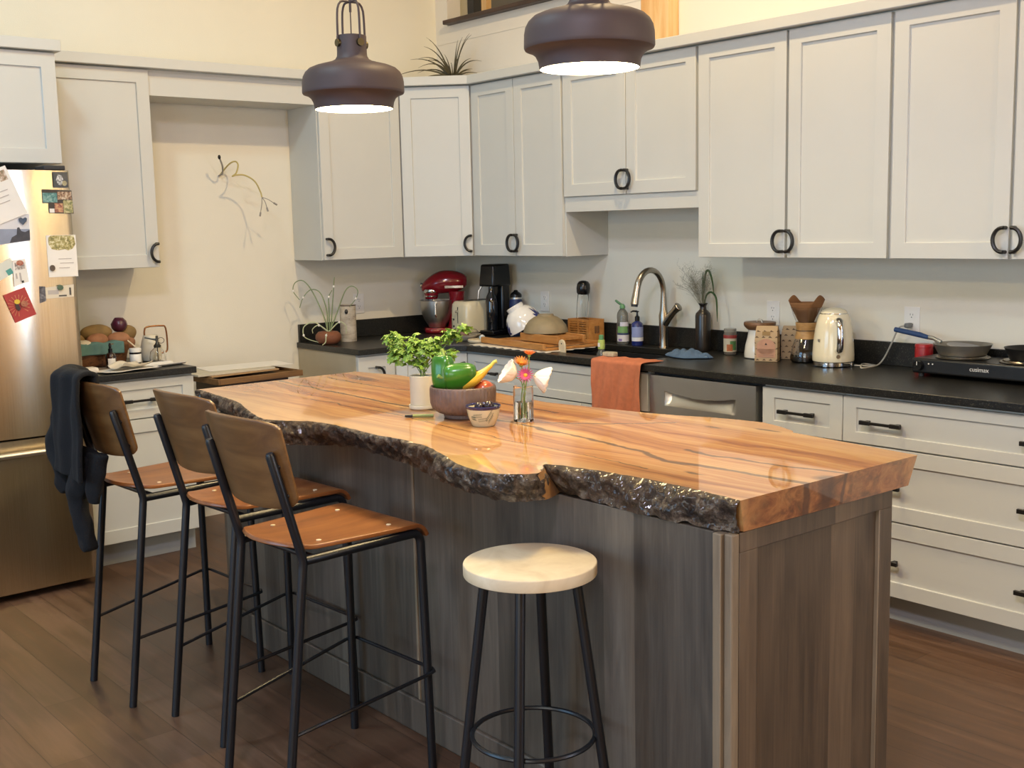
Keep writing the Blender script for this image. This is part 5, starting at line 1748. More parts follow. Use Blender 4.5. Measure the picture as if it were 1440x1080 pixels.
def towel(u, v):
    L = 0.105 + 0.03 * u
    s = v * (L + 0.262)
    x = 1.938 + 0.312 * u + 0.020 * (1 - v) * (u - 0.4)
    if s < L:
        y = -0.668 + (L - s) * 1.0
        z = ZK + 0.004
        z += 0.004 * max(0, math.sin(u * 24 + s * 30)) * (1 - 0.4 * u)
    else:
        q = s - L
        rr_ = 0.012
        if q < rr_ * PI / 2:
            y = -0.668 - rr_ * math.sin(q / rr_)
            z = ZK + 0.004 - rr_ * (1 - math.cos(q / rr_))
        else:
            y = -0.680
            z = ZK + 0.004 - rr_ - (q - rr_ * PI / 2)
        h = min(1, q / 0.12)
        y -= h * (0.005 + 0.005 * math.sin(u * 17 + 2 * q * 10) + 0.0035 * math.sin(u * 39 + q * 22))
        z += 0.012 * (u - 0.5) * h - 0.006 * math.sin(u * PI) * h
        x += 0.006 * math.sin(q * 18) * (0.5 - u) * 2
    return Vector((x, y, z)) - T0


t = MB().grid(towel, 64, 70).build('hand_towel', tw, loc=T0, solid=0.004, sub=1)
tag(t, 'orange towel hanging over the counter edge before the sink', 'towel')

# blue cloth
def clothf(u, v):
    a, r = u * 2 * PI, v
    x = 0.125 * r * math.cos(a) * (1 + 0.15 * math.sin(3 * a))
    y = 0.060 * r * math.sin(a) * (1 + 0.18 * math.sin(4 * a + 1))
    h = 0.026 * (1 - r ** 3) + 0.012 * noise.noise(Vector((x * 30, y * 30, 1.5))) * (1 - r ** 4)
    h += 0.008 * abs(math.sin(x * 70 + y * 40)) * (1 - r ** 2)
    return (x, y, max(0.0032, h + 0.0035))


t = MB().grid(clothf, 60, 24).build('dish_cloth', pm('faded_blue_cloth', '#566f8f', 0.95, 0.15, 35, 0.4, 300), loc=(2.225, -0.335, ZK), rz=0.1, solid=0.004)
tag(t, 'crumpled faded blue cloth on the counter right of the sink', 'cloth')

# dark vase with grasses
t = thing('dark_vase', 'dark brown square-shouldered bottle vase with wispy grass', 'vase', (2.108, -0.082, ZK))
MB().lathe([(0, 0), (0.036, 0), (0.038, 0.004), (0.0385, 0.02), (0.0385, 0.175), (0.036, 0.186), (0.026, 0.197), (0.017, 0.206), (0.0155, 0.222), (0.023, 0.234), (0.0225, 0.236), (0.014, 0.224), (0.013, 0.19), (0, 0.18)], 40, fx=lambda a, i, z: 1 + 0.004 * math.sin(z * 900)).build('body', pm('dark_glazed_stoneware', '#1f1b19', 0.32, 0.25, 25, coat=0.3), t)
rnd = random.Random(11)
b = MB()
for i in range(64):
    a = rnd.uniform(0, 2 * PI)
    s = rnd.uniform(0.03, 0.125)
    h = rnd.uniform(0.30, 0.43)
    top = Vector((s * math.cos(a) - 0.020, s * math.sin(a) * 0.42 - 0.03, h))
    base_ = Vector((rnd.uniform(-.006, .006), rnd.uniform(-.006, .006), 0.20))
    mid = base_.lerp(top, 0.5) + Vector((0, 0, 0.03))
    pts = spline([base_, mid, top], 4)
    b.tube(pts, 0.0005, 4)
    for k in range(9):
        q = pts[rnd.randint(3, len(pts) - 1)]
        e = q + Vector((rnd.gauss(0, 0.018), rnd.gauss(0, 0.012), rnd.uniform(0.0, 0.03)))
        b.tube([q, e], 0.00035, 3)
        b.ell(e, 0.0011, seg=5, ring=4)
o = b.build('grass_haze', pm('dry_grass', '#8b8672', 0.8, 0.15, 40), t)
for P, W in (([(0, 0, 0.21), (0.005, 0.0, 0.30), (0.02, -0.004, 0.385), (0.045, -0.008, 0.392), (0.068, -0.012, 0.345), (0.082, -0.015, 0.275)], 0.009),
             ([(0.004, 0, 0.21), (0.02, -0.002, 0.27), (0.055, -0.006, 0.292), (0.09, -0.01, 0.265), (0.098, -0.012, 0.195), (0.100, -0.012, 0.15)], 0.0075),
             ([(0.0, 0, 0.21), (0.002, -0.004, 0.27), (0.004, -0.008, 0.33), (0.010, -0.012, 0.39)], 0.008)):
    pts = spline(P, 6)
    k = len(pts)
    b = MB()
    rows = []
    for i, p in enumerate(pts):
        w = 0.62 * W * math.sin(PI * (0.1 + 0.88 * i / (k - 1))) ** 0.7 * (0.5 if i == 0 else 1)
        tg = (pts[min(i + 1, k - 1)] - pts[max(i - 1, 0)]).normalized()
        sd = tg.cross(Vector((0.45, -0.85, 0.2))).normalized()
        rows.append([b.bm.verts.new(p + sd * w), b.bm.verts.new(p + Vector((0.001, -0.002, -0.001))), b.bm.verts.new(p - sd * w)])
    for A, B in zip(rows, rows[1:]):
        for q in range(2):
            b.face([A[q], A[q + 1], B[q + 1], B[q]])
    b.build('leaf_blade', M_['darkgreen'], t, solid=0.0006)

# spice jar, flour canister, coffee bags, chemex, kettle
t = thing('spice_jar', 'small clear jar with red and green label right of the dark vase', 'jar', (2.300, -0.110, ZK))
MB().lathe([(0, 0), (0.029, 0), (0.031, 0.003), (0.031, 0.100), (0.028, 0.108), (0, 0.108)], 36).build('jar', pm('clear_jar_glass', '#9a9186', 0.1, 0.1, 30, trans=0.5), t)
label_band([(0.0315, 0.014), (0.0315, 0.094)], 0, 2 * PI, pm('pale_label', '#cfc4ac', 0.5, 0.05, 30), t, 'label', seg=40)
label_band([(0.0318, 0.078), (0.0318, 0.094)], 0, 2 * PI, pm('red_label_band', '#9e3c36', 0.5, 0.1, 30), t, 'label_band', seg=40)
label_band([(0.0319, 0.022), (0.0319, 0.066)], CAMA - 0.2, CAMA + 0.85, pm('green_label_patch', '#5f8a52', 0.5, 0.2, 60), t, 'label_patch', seg=10)
label_band([(0.0320, 0.018), (0.0320, 0.05)], CAMA - 0.7, CAMA + 0.2, pm('orange_label_patch', '#b96a3a', 0.5, 0.2, 60), t, 'label_patch', seg=10)
MB().lathe([(0, 0.1083), (0.030, 0.1083), (0.030, 0.122), (0.028, 0.124), (0, 0.124)], 36).build('lid', pm('clear_lid', '#b7b2a6', 0.15, 0.05, 10, trans=0.5), t)

t = thing('flour_canister', 'white-filled glass canister with broad wooden lid behind the coffee bag', 'canister', (2.495, -0.135, ZK))
MB().lathe([(0, 0), (0.064, 0), (0.070, 0.004), (0.071, 0.02), (0.066, 0.06), (0.057, 0.095), (0.053, 0.120), (0.053, 0.131), (0, 0.131)], 44).build('jar', pm('flour_in_glass', '#dedbd2', 0.12, 0.03, 8, coat=0.6), t)
lidw = woodmat('acacia_lid', ['#5f4029', '#7a5638', '#8c6745'], (5, 22, 8), 0.45, 0.1)
MB().lathe([(0, 0.1315), (0.054, 0.1315), (0.058, 0.134), (0.070, 0.146), (0.0735, 0.154), (0.0735, 0.163), (0.071, 0.167), (0, 0.167)], 44).build('lid', lidw, t)
hoop = arc((0.0, 0.0, 0.1665), 0.014, 0, PI, 10, ax=(0.64, 0.77, 0), ay=(0, 0, 1))
MB().tube(hoop, 0.0016, 8).build('loop', M_['steel'], t)
MB().tube([TV * 0.002 + Vector((0, 0, 0.180)), TV * 0.05 + Vector((0, 0, 0.168)), TV * 0.076 + Vector((0, 0, 0.145))], [0.0025, 0.003, 0.0055], 10, flat=0.5).build('tag', M_['paper'], t)


def coffee_bag(label, loc, rz, w, d, h, decorated):
    t = thing('coffee_bag', label, 'bag', loc, rz, 'patterned brown paper coffee bags')
    b = MB()
    prof = [(0.0, 1.0, 1.0), (0.60, 1.0, 1.0), (0.82, 0.97, 0.80), (0.95, 0.95, 0.34), (1.0, 0.93, 0.10)]
    R_ = []
    for f, sx_, sy_ in prof:
        x, y, z = w / 2 * sx_, d / 2 * sy_, h * f
        yo = 0.10 * d * max(0, f - 0.6)
        R_.append([b.bm.verts.new(p) for p in ((-x, -y + yo, z), (x, -y + yo, z), (x, yo, z - 0.004 * (f > .7)), (x, y + yo, z), (-x, y + yo, z), (-x, yo, z - 0.004 * (f > .7)))])
    b.face(R_[0][::-1])
    b.face(R_[-1])
    for A, B in zip(R_, R_[1:]):
        for k in range(6):
            b.face([A[k], A[(k + 1) % 6], B[(k + 1) % 6], B[k]])
    b.build('paper_bag', bagm, t, smooth=False, bevel=0.002)
    if decorated:
        yf = -d / 2 - 0.0012
        MB().lathe([(0, 0), (0.042, 0), (0.042, 0.0005), (0, 0.0005)], 40, M=Matrix.Translation((0, yf + 0.0005, h * 0.42)) @ Matrix.Scale(0.86, 4, (0, 0, 1)) @ Matrix.Rotation(PI / 2, 4, 'X')).build('label_disc', pm('pink_kraft_label', '#b98d74', 0.8, 0.08, 40), t)
        MB().box(-0.042, 0.042, yf, yf + 0.001, h * 0.115, h * 0.36).build('label_panel', pm('pink_kraft_panel', '#b78c72', 0.8, 0.06, 40), t)
        MB().prism([(-0.006, -0.004), (0.006, -0.004), (0.0, 0.006)], 0, 0.0005, M=Matrix.Translation((0, yf - 0.0006, h * 0.50)) @ FRONT @ Matrix.Rotation(0, 4, 'Z')).build('label_mark', M_['darkwood'], t, smooth=False)
        MB().box(-0.034, 0.034, yf - 0.0006, yf, h * 0.185, h * 0.192).build('label_line', M_['darkwood'], t)
        MB().box(-0.034, 0.034, yf - 0.0006, yf, h * 0.135, h * 0.142).build('label_line', M_['darkwood'], t)
        MB().box(-0.017, 0.017, -d / 2 * 0.80 - 0.004, -d / 2 * 0.80 - 0.003, h * 0.74, h * 0.85).build('gold_sticker', pm('gold_sticker', '#9a7a48', 0.5, 0.05), t)
    return t


bagm = dots_mat('printed_kraft_paper', '#b39a78', '#5a4737', 34.0, 0.11)
coffee_bag('patterned brown paper coffee bag with a pink label before the canister', (2.600, -0.215, ZK), math.radians(28), 0.102, 0.072, 0.160, True)
coffee_bag('patterned brown paper coffee bag with blank side, behind the labelled bag', (2.632, -0.078, ZK), math.radians(20), 0.084, 0.058, 0.152, False)

t = thing('pour_over_carafe', 'glass pour-over coffee maker with wooden collar and brown paper filter', 'coffee maker', (2.752, -0.135, ZK))
MB().lathe([(0, 0.0), (0.060, 0.0), (0.068, 0.006), (0.070, 0.025), (0.060, 0.07), (0.044, 0.115), (0.036, 0.145), (0.037, 0.16), (0.060, 0.215), (0.070, 0.245), (0.069, 0.2455), (0.0585, 0.215), (0.035, 0.16), (0.034, 0.145), (0.042, 0.113), (0.058, 0.068), (0.068, 0.025), (0.066, 0.007), (0.058, 0.002), (0, 0.002)], 48).build('glass', M_['glass'], t)
MB().lathe([(0, 0.0025), (0.057, 0.0025), (0.0655, 0.0075), (0.0675, 0.025), (0.0655, 0.036), (0, 0.036)], 40).build('coffee', pm('black_coffee', '#0d0706', 0.08, 0.02), t)
colw = woodmat('light_wood_collar', ['#a87a45', '#c0935a', '#cba16b'], (8, 8, 30), 0.45, 0.05)
MB().lathe([(0.0450, 0.105), (0.0490, 0.1045), (0.0500, 0.110), (0.0420, 0.140), (0.0425, 0.142), (0.0465, 0.165), (0.0475, 0.176), (0.0460, 0.178), (0.040, 0.177), (0.0372, 0.160), (0.0372, 0.146), (0.0440, 0.112), (0.0450, 0.105)], 44).build('wooden_collar', colw, t)
MB().lathe([(0.0440, 0.1405), (0.0452, 0.1405), (0.0452, 0.1435), (0.0440, 0.1435)], 40).build('leather_tie', M_['darkwood'], t)


def filt(u, v):
    a = u * 2 * PI
    # a runs around the paper, 0 at the image-right corner; two raised points
    pk = max(0.0, math.cos(2 * (a + 0.62)))
    h = 0.160 + v * (0.106 + 0.032 * pk)
    k = (abs(math.cos(a)) ** 1.3 + abs(math.sin(a)) ** 1.3) ** (-1 / 1.3)
    w = 1 - 0.10 * max(0, v - 0.70) / 0.30 * pk
    p = RV * (0.024 + 0.060 * v) * w * k * math.cos(a) - TV * (0.024 + 0.032 * v) * k * math.sin(a)
    return (p.x, p.y, h)


MB().grid(filt, 48, 14).build('paper_filter', pm('brown_filter_paper', '#8a5f38', 0.85, 0.08, 20), t, solid=0.0012, ang=2.0)

t = thing('electric_kettle', 'cream electric kettle with chrome handle on the black counter', 'kettle', (2.922, -0.175, ZK))
MB().lathe([(0, 0.004), (0.086, 0.004), (0.087, 0.010), (0.087, 0.020), (0, 0.022)], 48).build('base', M_['chrome'], t)
for k in range(4):
    a = math.radians(-78 + 90 * k)
    MB().cbox((0.079 * math.cos(a), 0.079 * math.sin(a), 0.009), (0.020, 0.022, 0.018), Matrix.Rotation(a, 3, 'Z')).build('foot', M_['chrome'], t, bevel=0.003)
MB().lathe([(0, 0.0225), (0.087, 0.0225), (0.0885, 0.026), (0.0885, 0.05), (0.0855, 0.10), (0.079, 0.155), (0.071, 0.195), (0.062, 0.222), (0.0585, 0.226), (0, 0.226)], 56).build('body', M_['cream'], t)
MB().lathe([(0, 0.2265), (0.0578, 0.2265), (0.0578, 0.229), (0, 0.229)], 48).build('lid_ring', M_['chrome'], t)
MB().lathe([(0, 0.2292), (0.057, 0.2292), (0.056, 0.234), (0.047, 0.243), (0.030, 0.2495), (0, 0.2515)], 48).build('lid', M_['cream'], t)
hd = (TV * 0.985 - RV * 0.05).normalized()
P = [hd * 0.070 + Vector((0, 0, 0.200)), hd * 0.098 + Vector((0, 0, 0.204)), hd * 0.116 + Vector((0, 0, 0.190)), hd * 0.124 + Vector((0, 0, 0.150)), hd * 0.124 + Vector((0, 0, 0.105)), hd * 0.114 + Vector((0, 0, 0.078)), hd * 0.085 + Vector((0, 0, 0.072))]
MB().tube(spline(P, 6), 0.0115, 16, flat=1.25).build('handle', M_['chrome'], t)
MB().tube([hd * 0.086 + Vector((0, 0, 0.048)), hd * 0.0925 + Vector((0, 0, 0.048))], 0.0085, 16).build('switch', M_['chrome'], t)
for s in (-1, 1):
    dd = (Matrix.Rotation(s * 1.0, 3, 'Z') @ hd)
    MB().cbox(dd * 0.0862 + Vector((0, 0, 0.115)), (0.002, 0.012, 0.012), Matrix.Rotation(math.atan2(dd.y, dd.x), 3, 'Z')).build('gauge_mark', M_['steel'], t)
t = thing('power_cord', 'grey power cord from the kettle to the wall outlet', 'cord', (3.06, -0.10, ZK))
o = Vector((3.06, -0.10, ZK))
P = [(3.012, -0.150, 0.920), (3.05, -0.13, 0.919), (3.085, -0.10, 0.919), (3.035, -0.075, 0.919), (3.02, -0.10, 0.922), (3.06, -0.175, 0.922), (3.085, -0.205, 0.919), (3.09, -0.150, 0.919), (3.085, -0.085, 0.922), (3.095, -0.055, 0.950), (3.125, -0.052, 1.010), (3.150, -0.055, 1.062), (3.170, -0.060, 1.087), (3.182, -0.050, 1.092)]
MB().tube([p - o for p in spline(P, 7)], 0.0034, 8).build('cable', pm('grey_cable', '#a9a598', 0.5, 0.03), t)
MB().cbox(Vector((3.1895, -0.0275, 1.0925)) - o, (0.022, 0.037, 0.020)).build('plug', pm('grey_plug', '#6f716f', 0.5, 0.03), t, bevel=0.005)

# ------------------------------------------------------------------ hotplate and pans
t = thing('hotplate', 'black double-burner electric hotplate at the right end of the counter', 'hotplate', (3.62, -0.150, ZK))
MB().box(-0.27, 0.27, -0.115, 0.115, 0.014, 0.074).build('body', pm('black_steel_hotplate', '#17181a', 0.35, 0.05, 20), t, bevel=0.008, bseg=3)
for x in (-0.24, 0.24):
    for y in (-0.09, 0.09):
        MB().tube([(x, y, 0.0), (x, y, 0.0145)], 0.011, 12).build('foot', M_['darkgrey'], t)
for x in (-0.115, 0.150):
    MB().lathe([(0, 0.0742), (0.100, 0.0742), (0.104, 0.077), (0.100, 0.080), (0.094, 0.080), (0.090, 0.085), (0, 0.0855)], 44, c=(x, 0, 0)).build('burner', pm_cache('grey_burner_metal', '#8c867c', rough=0.35, metal=1.0), t)
for x in (-0.235, 0.235):
    kb = MB().tube([(x, -0.1145, 0.045), (x, -0.135, 0.045)], [0.021, 0.019], 24).build('knob', M_['blackplastic'], t)
    MB().box(x - 0.0012, x + 0.0012, -0.1362, -0.1352, 0.048, 0.062).build('pointer', M_['paper'], kb)
for x in (-0.195, -0.178):
    MB().tube([(x, -0.1148, 0.054), (x, -0.1165, 0.054)], 0.0028, 10).build('indicator', M_['paper'], t)
text_mesh('lettering', 'cusimax', 0.024, pm('white_lettering', '#cfcfcb', 0.5, 0.01), t, Matrix.Translation((0.015, -0.1162, 0.046)) @ FRONT)


def frying_pan(label, loc, r, h, m, hdir, hl, hm, seed=0, group=None):
    t = thing('frying_pan', label, 'pan', loc, 0, group)
    MB().lathe([(0, 0), (r * 0.76, 0), (r * 0.80, 0.003), (r * 0.98, h), (r, h + 0.002), (r * 0.965, h), (r * 0.775, 0.006), (0, 0.004)], 52).build('pan', m, t)
    d = Vector(hdir).normalized()
    s = Vector((-d.y, d.x, 0)).normalized()
    z0 = h * 0.75
    P = [d * r * 0.93 + Vector((0, 0, z0)), d * (r + 0.03) + Vector((0, 0, z0 + 0.010 + d.z * 0.03)), d * (r + 0.06) + Vector((0, 0, z0 + 0.012))]
    MB().tube(P, [0.011, 0.008, 0.009], 12, flat=0.5).build('handle_bracket', M_['steel'], t)
    Q = [d * (r + 0.055) + Vector((0, 0, z0 + 0.012)), d * (r + 0.10) + Vector((0, 0, z0 + 0.016)), d * (r + hl) + Vector((0, 0, z0 + 0.020))]
    MB().tube(Q, [0.009, 0.0115, 0.0105], 14).build('handle', hm, t)
    return t


P1 = Vector((3.505, -0.155, ZK + 0.0862))
frying_pan('worn grey frying pan with blue handle on the hotplate left burner', P1, 0.112, 0.042, pm('worn_grey_pan', '#928d82', 0.38, 0.15, 14, metal=0.6), (-0.97, 0.16, 0.08), 0.225, pm('blue_handle', '#2e4872', 0.45, 0.05))
t = MB().lathe([(0, 0), (0.030, 0), (0.060, 0.004), (0.075, 0.010), (0.074, 0.012), (0.058, 0.007), (0, 0.003)], 40, M=Matrix.Rotation(math.radians(10), 4, 'Y')).build('plate', pm('grey_plate', '#8d8a86', 0.3, 0.05, 10), loc=P1 + Vector((0.015, 0.0, 0.0215)))
tag(t, 'grey plate tilted inside the worn grey frying pan', 'plate')
P2 = Vector((3.795, -0.155, ZK + 0.0862))
frying_pan('black cast iron pan on the hotplate right burner, cut by the picture edge', P2, 0.110, 0.045, pm('black_cast_iron', '#151515', 0.5, 0.1, 30), (0.9, -0.3, 0.0), 0.16, M_['blackplastic'])
t = MB().ell((0, 0, 0.0), (0.045, 0.040, 0.024), nz=0.35, ns=5).build('fried_food', pm('golden_fried_food', '#c99a3f', 0.5, 0.35, 40), loc=P2 + Vector((0.048, -0.030, 0.0235)), sub=1)
tag(t, 'golden fried food in the black pan at the right edge', 'food')
t = thing('red_canister', 'red canister behind the left knob of the hotplate', 'canister', (3.298, -0.085, ZK))
MB().lathe([(0, 0), (0.034, 0), (0.036, 0.003), (0.036, 0.090), (0.034, 0.096), (0, 0.096)], 36).build('body', pm('red_plastic', '#a81f24', 0.35, 0.05, 10), t)
MB().lathe([(0, 0.0963), (0.036, 0.0963), (0.0365, 0.106), (0.033, 0.111), (0, 0.112)], 36).build('lid', pm('red_lid', '#b3242a', 0.3, 0.05, 10), t)
# ------------------------------------------------------------------ counter beside the refrigerator
t = thing('potato_basket', 'brown woven basket heaped with potatoes beside the refrigerator', 'basket', (0.195, -2.400, ZK))
bkm = woodmat('woven_basket_brown', ['#4d2f18', '#6e4626', '#85592f'], (30, 30, 60), 0.7, 0.5)
b = MB()


def bask(u, v):
    a = u * 2 * PI
    n_ = 4.0
    ca, sa = math.cos(a), math.sin(a)
    s = 0.86 + 0.14 * v
    return (0.13 * s * math.copysign(abs(ca) ** (2 / n_), ca) * (1 + 0.012 * math.sin(u * 120 + int(v * 8) * PI)), 0.160 * s * math.copysign(abs(sa) ** (2 / n_), sa) * (1 + 0.012 * math.sin(u * 120 + int(v * 8) * PI)), 0.11 * v)


b.grid(bask, 96, 8)
b.build('basket', bkm, t, solid=0.006)
MB().box(-0.10, 0.10, -0.125, 0.125, 0.0, 0.008).build('bottom', bkm, t)
t = MB().grid(lambda u, v: (0.075 + (0.062 * min(1, v * 2.4) if v < .42 else 0.062 + 0.007 * math.sin(u * 14)), -0.145 + 0.25 * u, (0.1165 + 0.004 * math.sin(u * 16) if v < .42 else 0.1165 - 0.055 * (v - .42) / .58)), 40, 16).build('basket_cloth', pm('teal_cloth', '#5f837c', 0.95, 0.1, 30), loc=(0.195, -2.400, ZK), solid=0.004)
tag(t, 'teal cloth folded over the rim of the potato basket', 'cloth')
pot_m = pm('dusty_potato_skin', '#8a7044', 0.8, 0.22, 16, 0.15, 60)
sw_m = pm('pink_potato_skin', '#a0704f', 0.75, 0.2, 16, 0.15, 60)
for nm, lb, cat, c, r, rz, m in (
        ('potato', 'big brown potato at the refrigerator end of the basket', 'potato', (0.225, -2.505, 1.040), (0.045, 0.070, 0.040), 0.2, pot_m),
        ('potato', 'long brown potato on top of the pile, left of the red onion', 'potato', (0.190, -2.375, 1.070), (0.044, 0.082, 0.042), -0.15, pot_m),
        ('potato', 'pinkish potato at the front of the pile under the long potato', 'potato', (0.255, -2.395, 1.038), (0.040, 0.058, 0.036), 0.1, sw_m),
        ('potato', 'pinkish potato below the red onion', 'potato', (0.250, -2.285, 1.036), (0.042, 0.058, 0.036), -0.3, sw_m),
        ('potato', 'round brown potato right of the red onion', 'potato', (0.190, -2.215, 1.060), (0.036, 0.044, 0.040), 0.0, pot_m),
        ('potato', 'brown potato at the alcove end behind the white pitcher', 'potato', (0.200, -2.222, 1.010), (0.036, 0.040, 0.034), 0.3, sw_m)):
    t = MB().ell((0, 0, 0), r, nz=0.12, ns=1.6, seed=c[1] * 10).build(nm, m, loc=c, rz=rz, sub=1)
    tag(t, lb, cat, 'potatoes in the basket')
t = thing('red_onion', 'dark red onion on top of the potato pile', 'onion', (0.205, -2.262, 1.105))
MB().lathe([(0, -0.036), (0.02, -0.034), (0.036, -0.018), (0.040, 0.0), (0.034, 0.020), (0.016, 0.032), (0.005, 0.038), (0, 0.040)], 30, M=Matrix.Rotation(0.5, 4, 'X')).build('bulb', pm('red_onion_skin', '#4a1a2e', 0.3, 0.2, 20, coat=0.3), t)
t = MB().ell((0, 0, 0), (0.035, 0.040, 0.018), nz=0.25, ns=4).build('garlic_bulb', M_['paper2'], loc=(0.293, -2.475, 1.030), sub=1)
tag(t, 'pale garlic skin at the front of the potato pile', 'garlic')

t = thing('dropper_bottle', 'brown glass dropper bottle with white label before the basket', 'bottle', (0.420, -2.395, ZK))
MB().lathe([(0, 0), (0.024, 0), (0.025, 0.002), (0.025, 0.058), (0.020, 0.070), (0.010, 0.078), (0, 0.078)], 30).build('bottle', pm('amber_glass', '#2a1710', 0.08, 0.05, 6, coat=0.6), t)
label_band([(0.0254, 0.008), (0.0254, 0.050)], CAMA - 0.2, CAMA + 1.3, M_['paper'], t, 'label')
MB().lathe([(0, 0.0782), (0.010, 0.0782), (0.010, 0.094), (0.006, 0.098), (0.007, 0.112), (0.004, 0.122), (0, 0.123)], 20).build('dropper', M_['blackplastic'], t)
t = thing('supplement_jar', 'white jar with black stripe and a stick on its lid', 'jar', (0.390, -2.262, ZK))
MB().lathe([(0, 0), (0.026, 0), (0.028, 0.003), (0.028, 0.066), (0.025, 0.070), (0, 0.070)], 32).build('jar', M_['white'], t)
label_band([(0.0284, 0.057), (0.0284, 0.066)], 0, 2 * PI, M_['blackplastic'], t, 'stripe', seg=32)
label_band([(0.0284, 0.006), (0.0284, 0.016)], CAMA + 0.1, CAMA + 1.4, M_['blackplastic'], t, 'stripe', seg=10)
MB().lathe([(0, 0.0702), (0.0285, 0.0702), (0.0285, 0.084), (0.026, 0.086), (0, 0.086)], 32).build('lid', M_['white'], t)
t = MB().tube([(0, 0, 0), (-0.022, -0.028, 0.032)], 0.0035, 8).build('wooden_stick', M_['palewood'], loc=(0.396, -2.262, ZK + 0.0915))
tag(t, 'pale wooden stick lying across the white jar lid', 'stick')
t = thing('pitcher', 'cream ceramic pitcher with a copper loop handle behind the glass sprayer', 'pitcher', (0.262, -2.128, ZK))
MB().lathe([(0, 0), (0.042, 0), (0.050, 0.006), (0.054, 0.03), (0.052, 0.07), (0.044, 0.105), (0.036, 0.128), (0.033, 0.132), (0.030, 0.128), (0, 0.125)], 40).build('body', M_['ceram'], t)
cop = pm('copper_rod', '#96663f', 0.3, 0.1, 10, metal=0.9)
ax = Vector((0.12, 0.99, 0)).normalized()
P = [ax * -0.030 + Vector((0, 0, 0.128)), ax * -0.028 + Vector((0, 0, 0.155)), ax * -0.014 + Vector((0, 0, 0.172)), ax * 0.055 + Vector((0, 0, 0.174)), ax * 0.078 + Vector((0, 0, 0.160)), ax * 0.082 + Vector((0, 0, 0.07)), ax * 0.074 + Vector((0, 0, 0.042)), ax * 0.052 + Vector((0, 0, 0.036))]
MB().tube(spline(P, 5), 0.0042, 10).build('handle', cop, t)
t = thing('glass_sprayer', 'clear glass mister bottle with dark metal pump', 'sprayer', (0.380, -2.145, ZK))
MB().lathe([(0, 0), (0.036, 0), (0.040, 0.004), (0.041, 0.03), (0.036, 0.058), (0.020, 0.072), (0.014, 0.078), (0.013, 0.078), (0.018, 0.071), (0.033, 0.057), (0.038, 0.03), (0.037, 0.006), (0, 0.004)], 36).build('glass', M_['glass'], t)
pumpm = pm('dark_pewter', '#4b4a45', 0.35, 0.1, 20, metal=0.8)
b = MB().lathe([(0, 0.078), (0.017, 0.078), (0.018, 0.088), (0.012, 0.094), (0.007, 0.102), (0.006, 0.135), (0, 0.136)], 24)
b.tube([(0, 0, 0.115), (-0.012, -0.022, 0.120), (-0.030, -0.050, 0.128)], [0.006, 0.004, 0.0035], 8)
b.tube([(0, 0, 0.078), (0, 0, 0.012)], 0.0025, 8)
b.build('pump', pumpm, t)
MB().tube([Vector((0.010 + 0.0, 0.016, 0.112)) + Vector((0.4 * 0.014 * math.cos(a), 0.014 * math.cos(a), 0.014 * math.sin(a))) for a in [2 * PI * i / 20 for i in range(20)]], 0.0015, 6, closed=True).build('finger_ring', pumpm, t)


def sheet(name, label, cat, c, w, h, rz, m, curl=0.01, seed=0.0, z=0.0, th=0.0012):
    def f(u, v):
        x, y = (u - .5) * w, (v - .5) * h
        k = max(0, noise.noise(Vector((x * 9 + seed, y * 9, seed))))
        return (x, y, 0.0012 + curl * k + curl * 1.2 * max(0, abs(u - .5) - .35) * 2)
    o = MB().grid(f, 16, 16).build(name, m, loc=(c[0], c[1], ZK + z), rz=rz, solid=th)
    return tag(o, label, cat)


sheet('paper_sheet', 'white crumpled papers at the alcove end of the short counter', 'paper', (0.485, -2.155, 0), 0.13, 0.16, 0.2, M_['paper'], 0.030, 1.0)
sheet('paper_sheet', 'white paper bag lying on the front edge of the short counter', 'paper', (0.560, -2.375, 0), 0.16, 0.27, 0.10, M_['paper'], 0.012, 4.0)
sheet('brown_envelope', 'brown paper folded on the white paper bag', 'paper', (0.535, -2.345, 0), 0.10, 0.20, 0.5, M_['paper2'], 0.035, 7.0, z=0.014)
sheet('magazine', 'printed magazine lying behind the white paper by the refrigerator', 'magazine', (0.420, -2.475, 0), 0.12, 0.15, -0.3, pm('printed_page', '#9d8f80', 0.4, 0.35, 30), 0.004, 2.0)
t = thing('tissue_pack', 'white folded tissue pack by the refrigerator door', 'tissues', (0.535, -2.552, ZK))
MB().cbox((0, 0, 0.014), (0.07, 0.09, 0.028)).build('pack', M_['paper'], t, bevel=0.010, bseg=3)
t = thing('dried_flowers', 'sprig of tiny white dried flowers between refrigerator and basket', 'dried flowers', (0.200, -2.600, ZK))
MB().lathe([(0, 0), (0.016, 0), (0.018, 0.01), (0.012, 0.10), (0.008, 0.13), (0, 0.13)], 20).build('bud_vase', M_['ceram'], t)
b = MB()
rnd = random.Random(3)
for i in range(26):
    e = Vector((rnd.gauss(0, 0.02), rnd.gauss(0.03, 0.018), rnd.uniform(0.16, 0.225)))
    b.tube([(0, 0, 0.125), e * 0.6 + Vector((0, 0, 0.05)), e], 0.0005, 4)
    b.ell(e, 0.0035, seg=7, ring=5)
b.build('sprigs', M_['paper'], t)

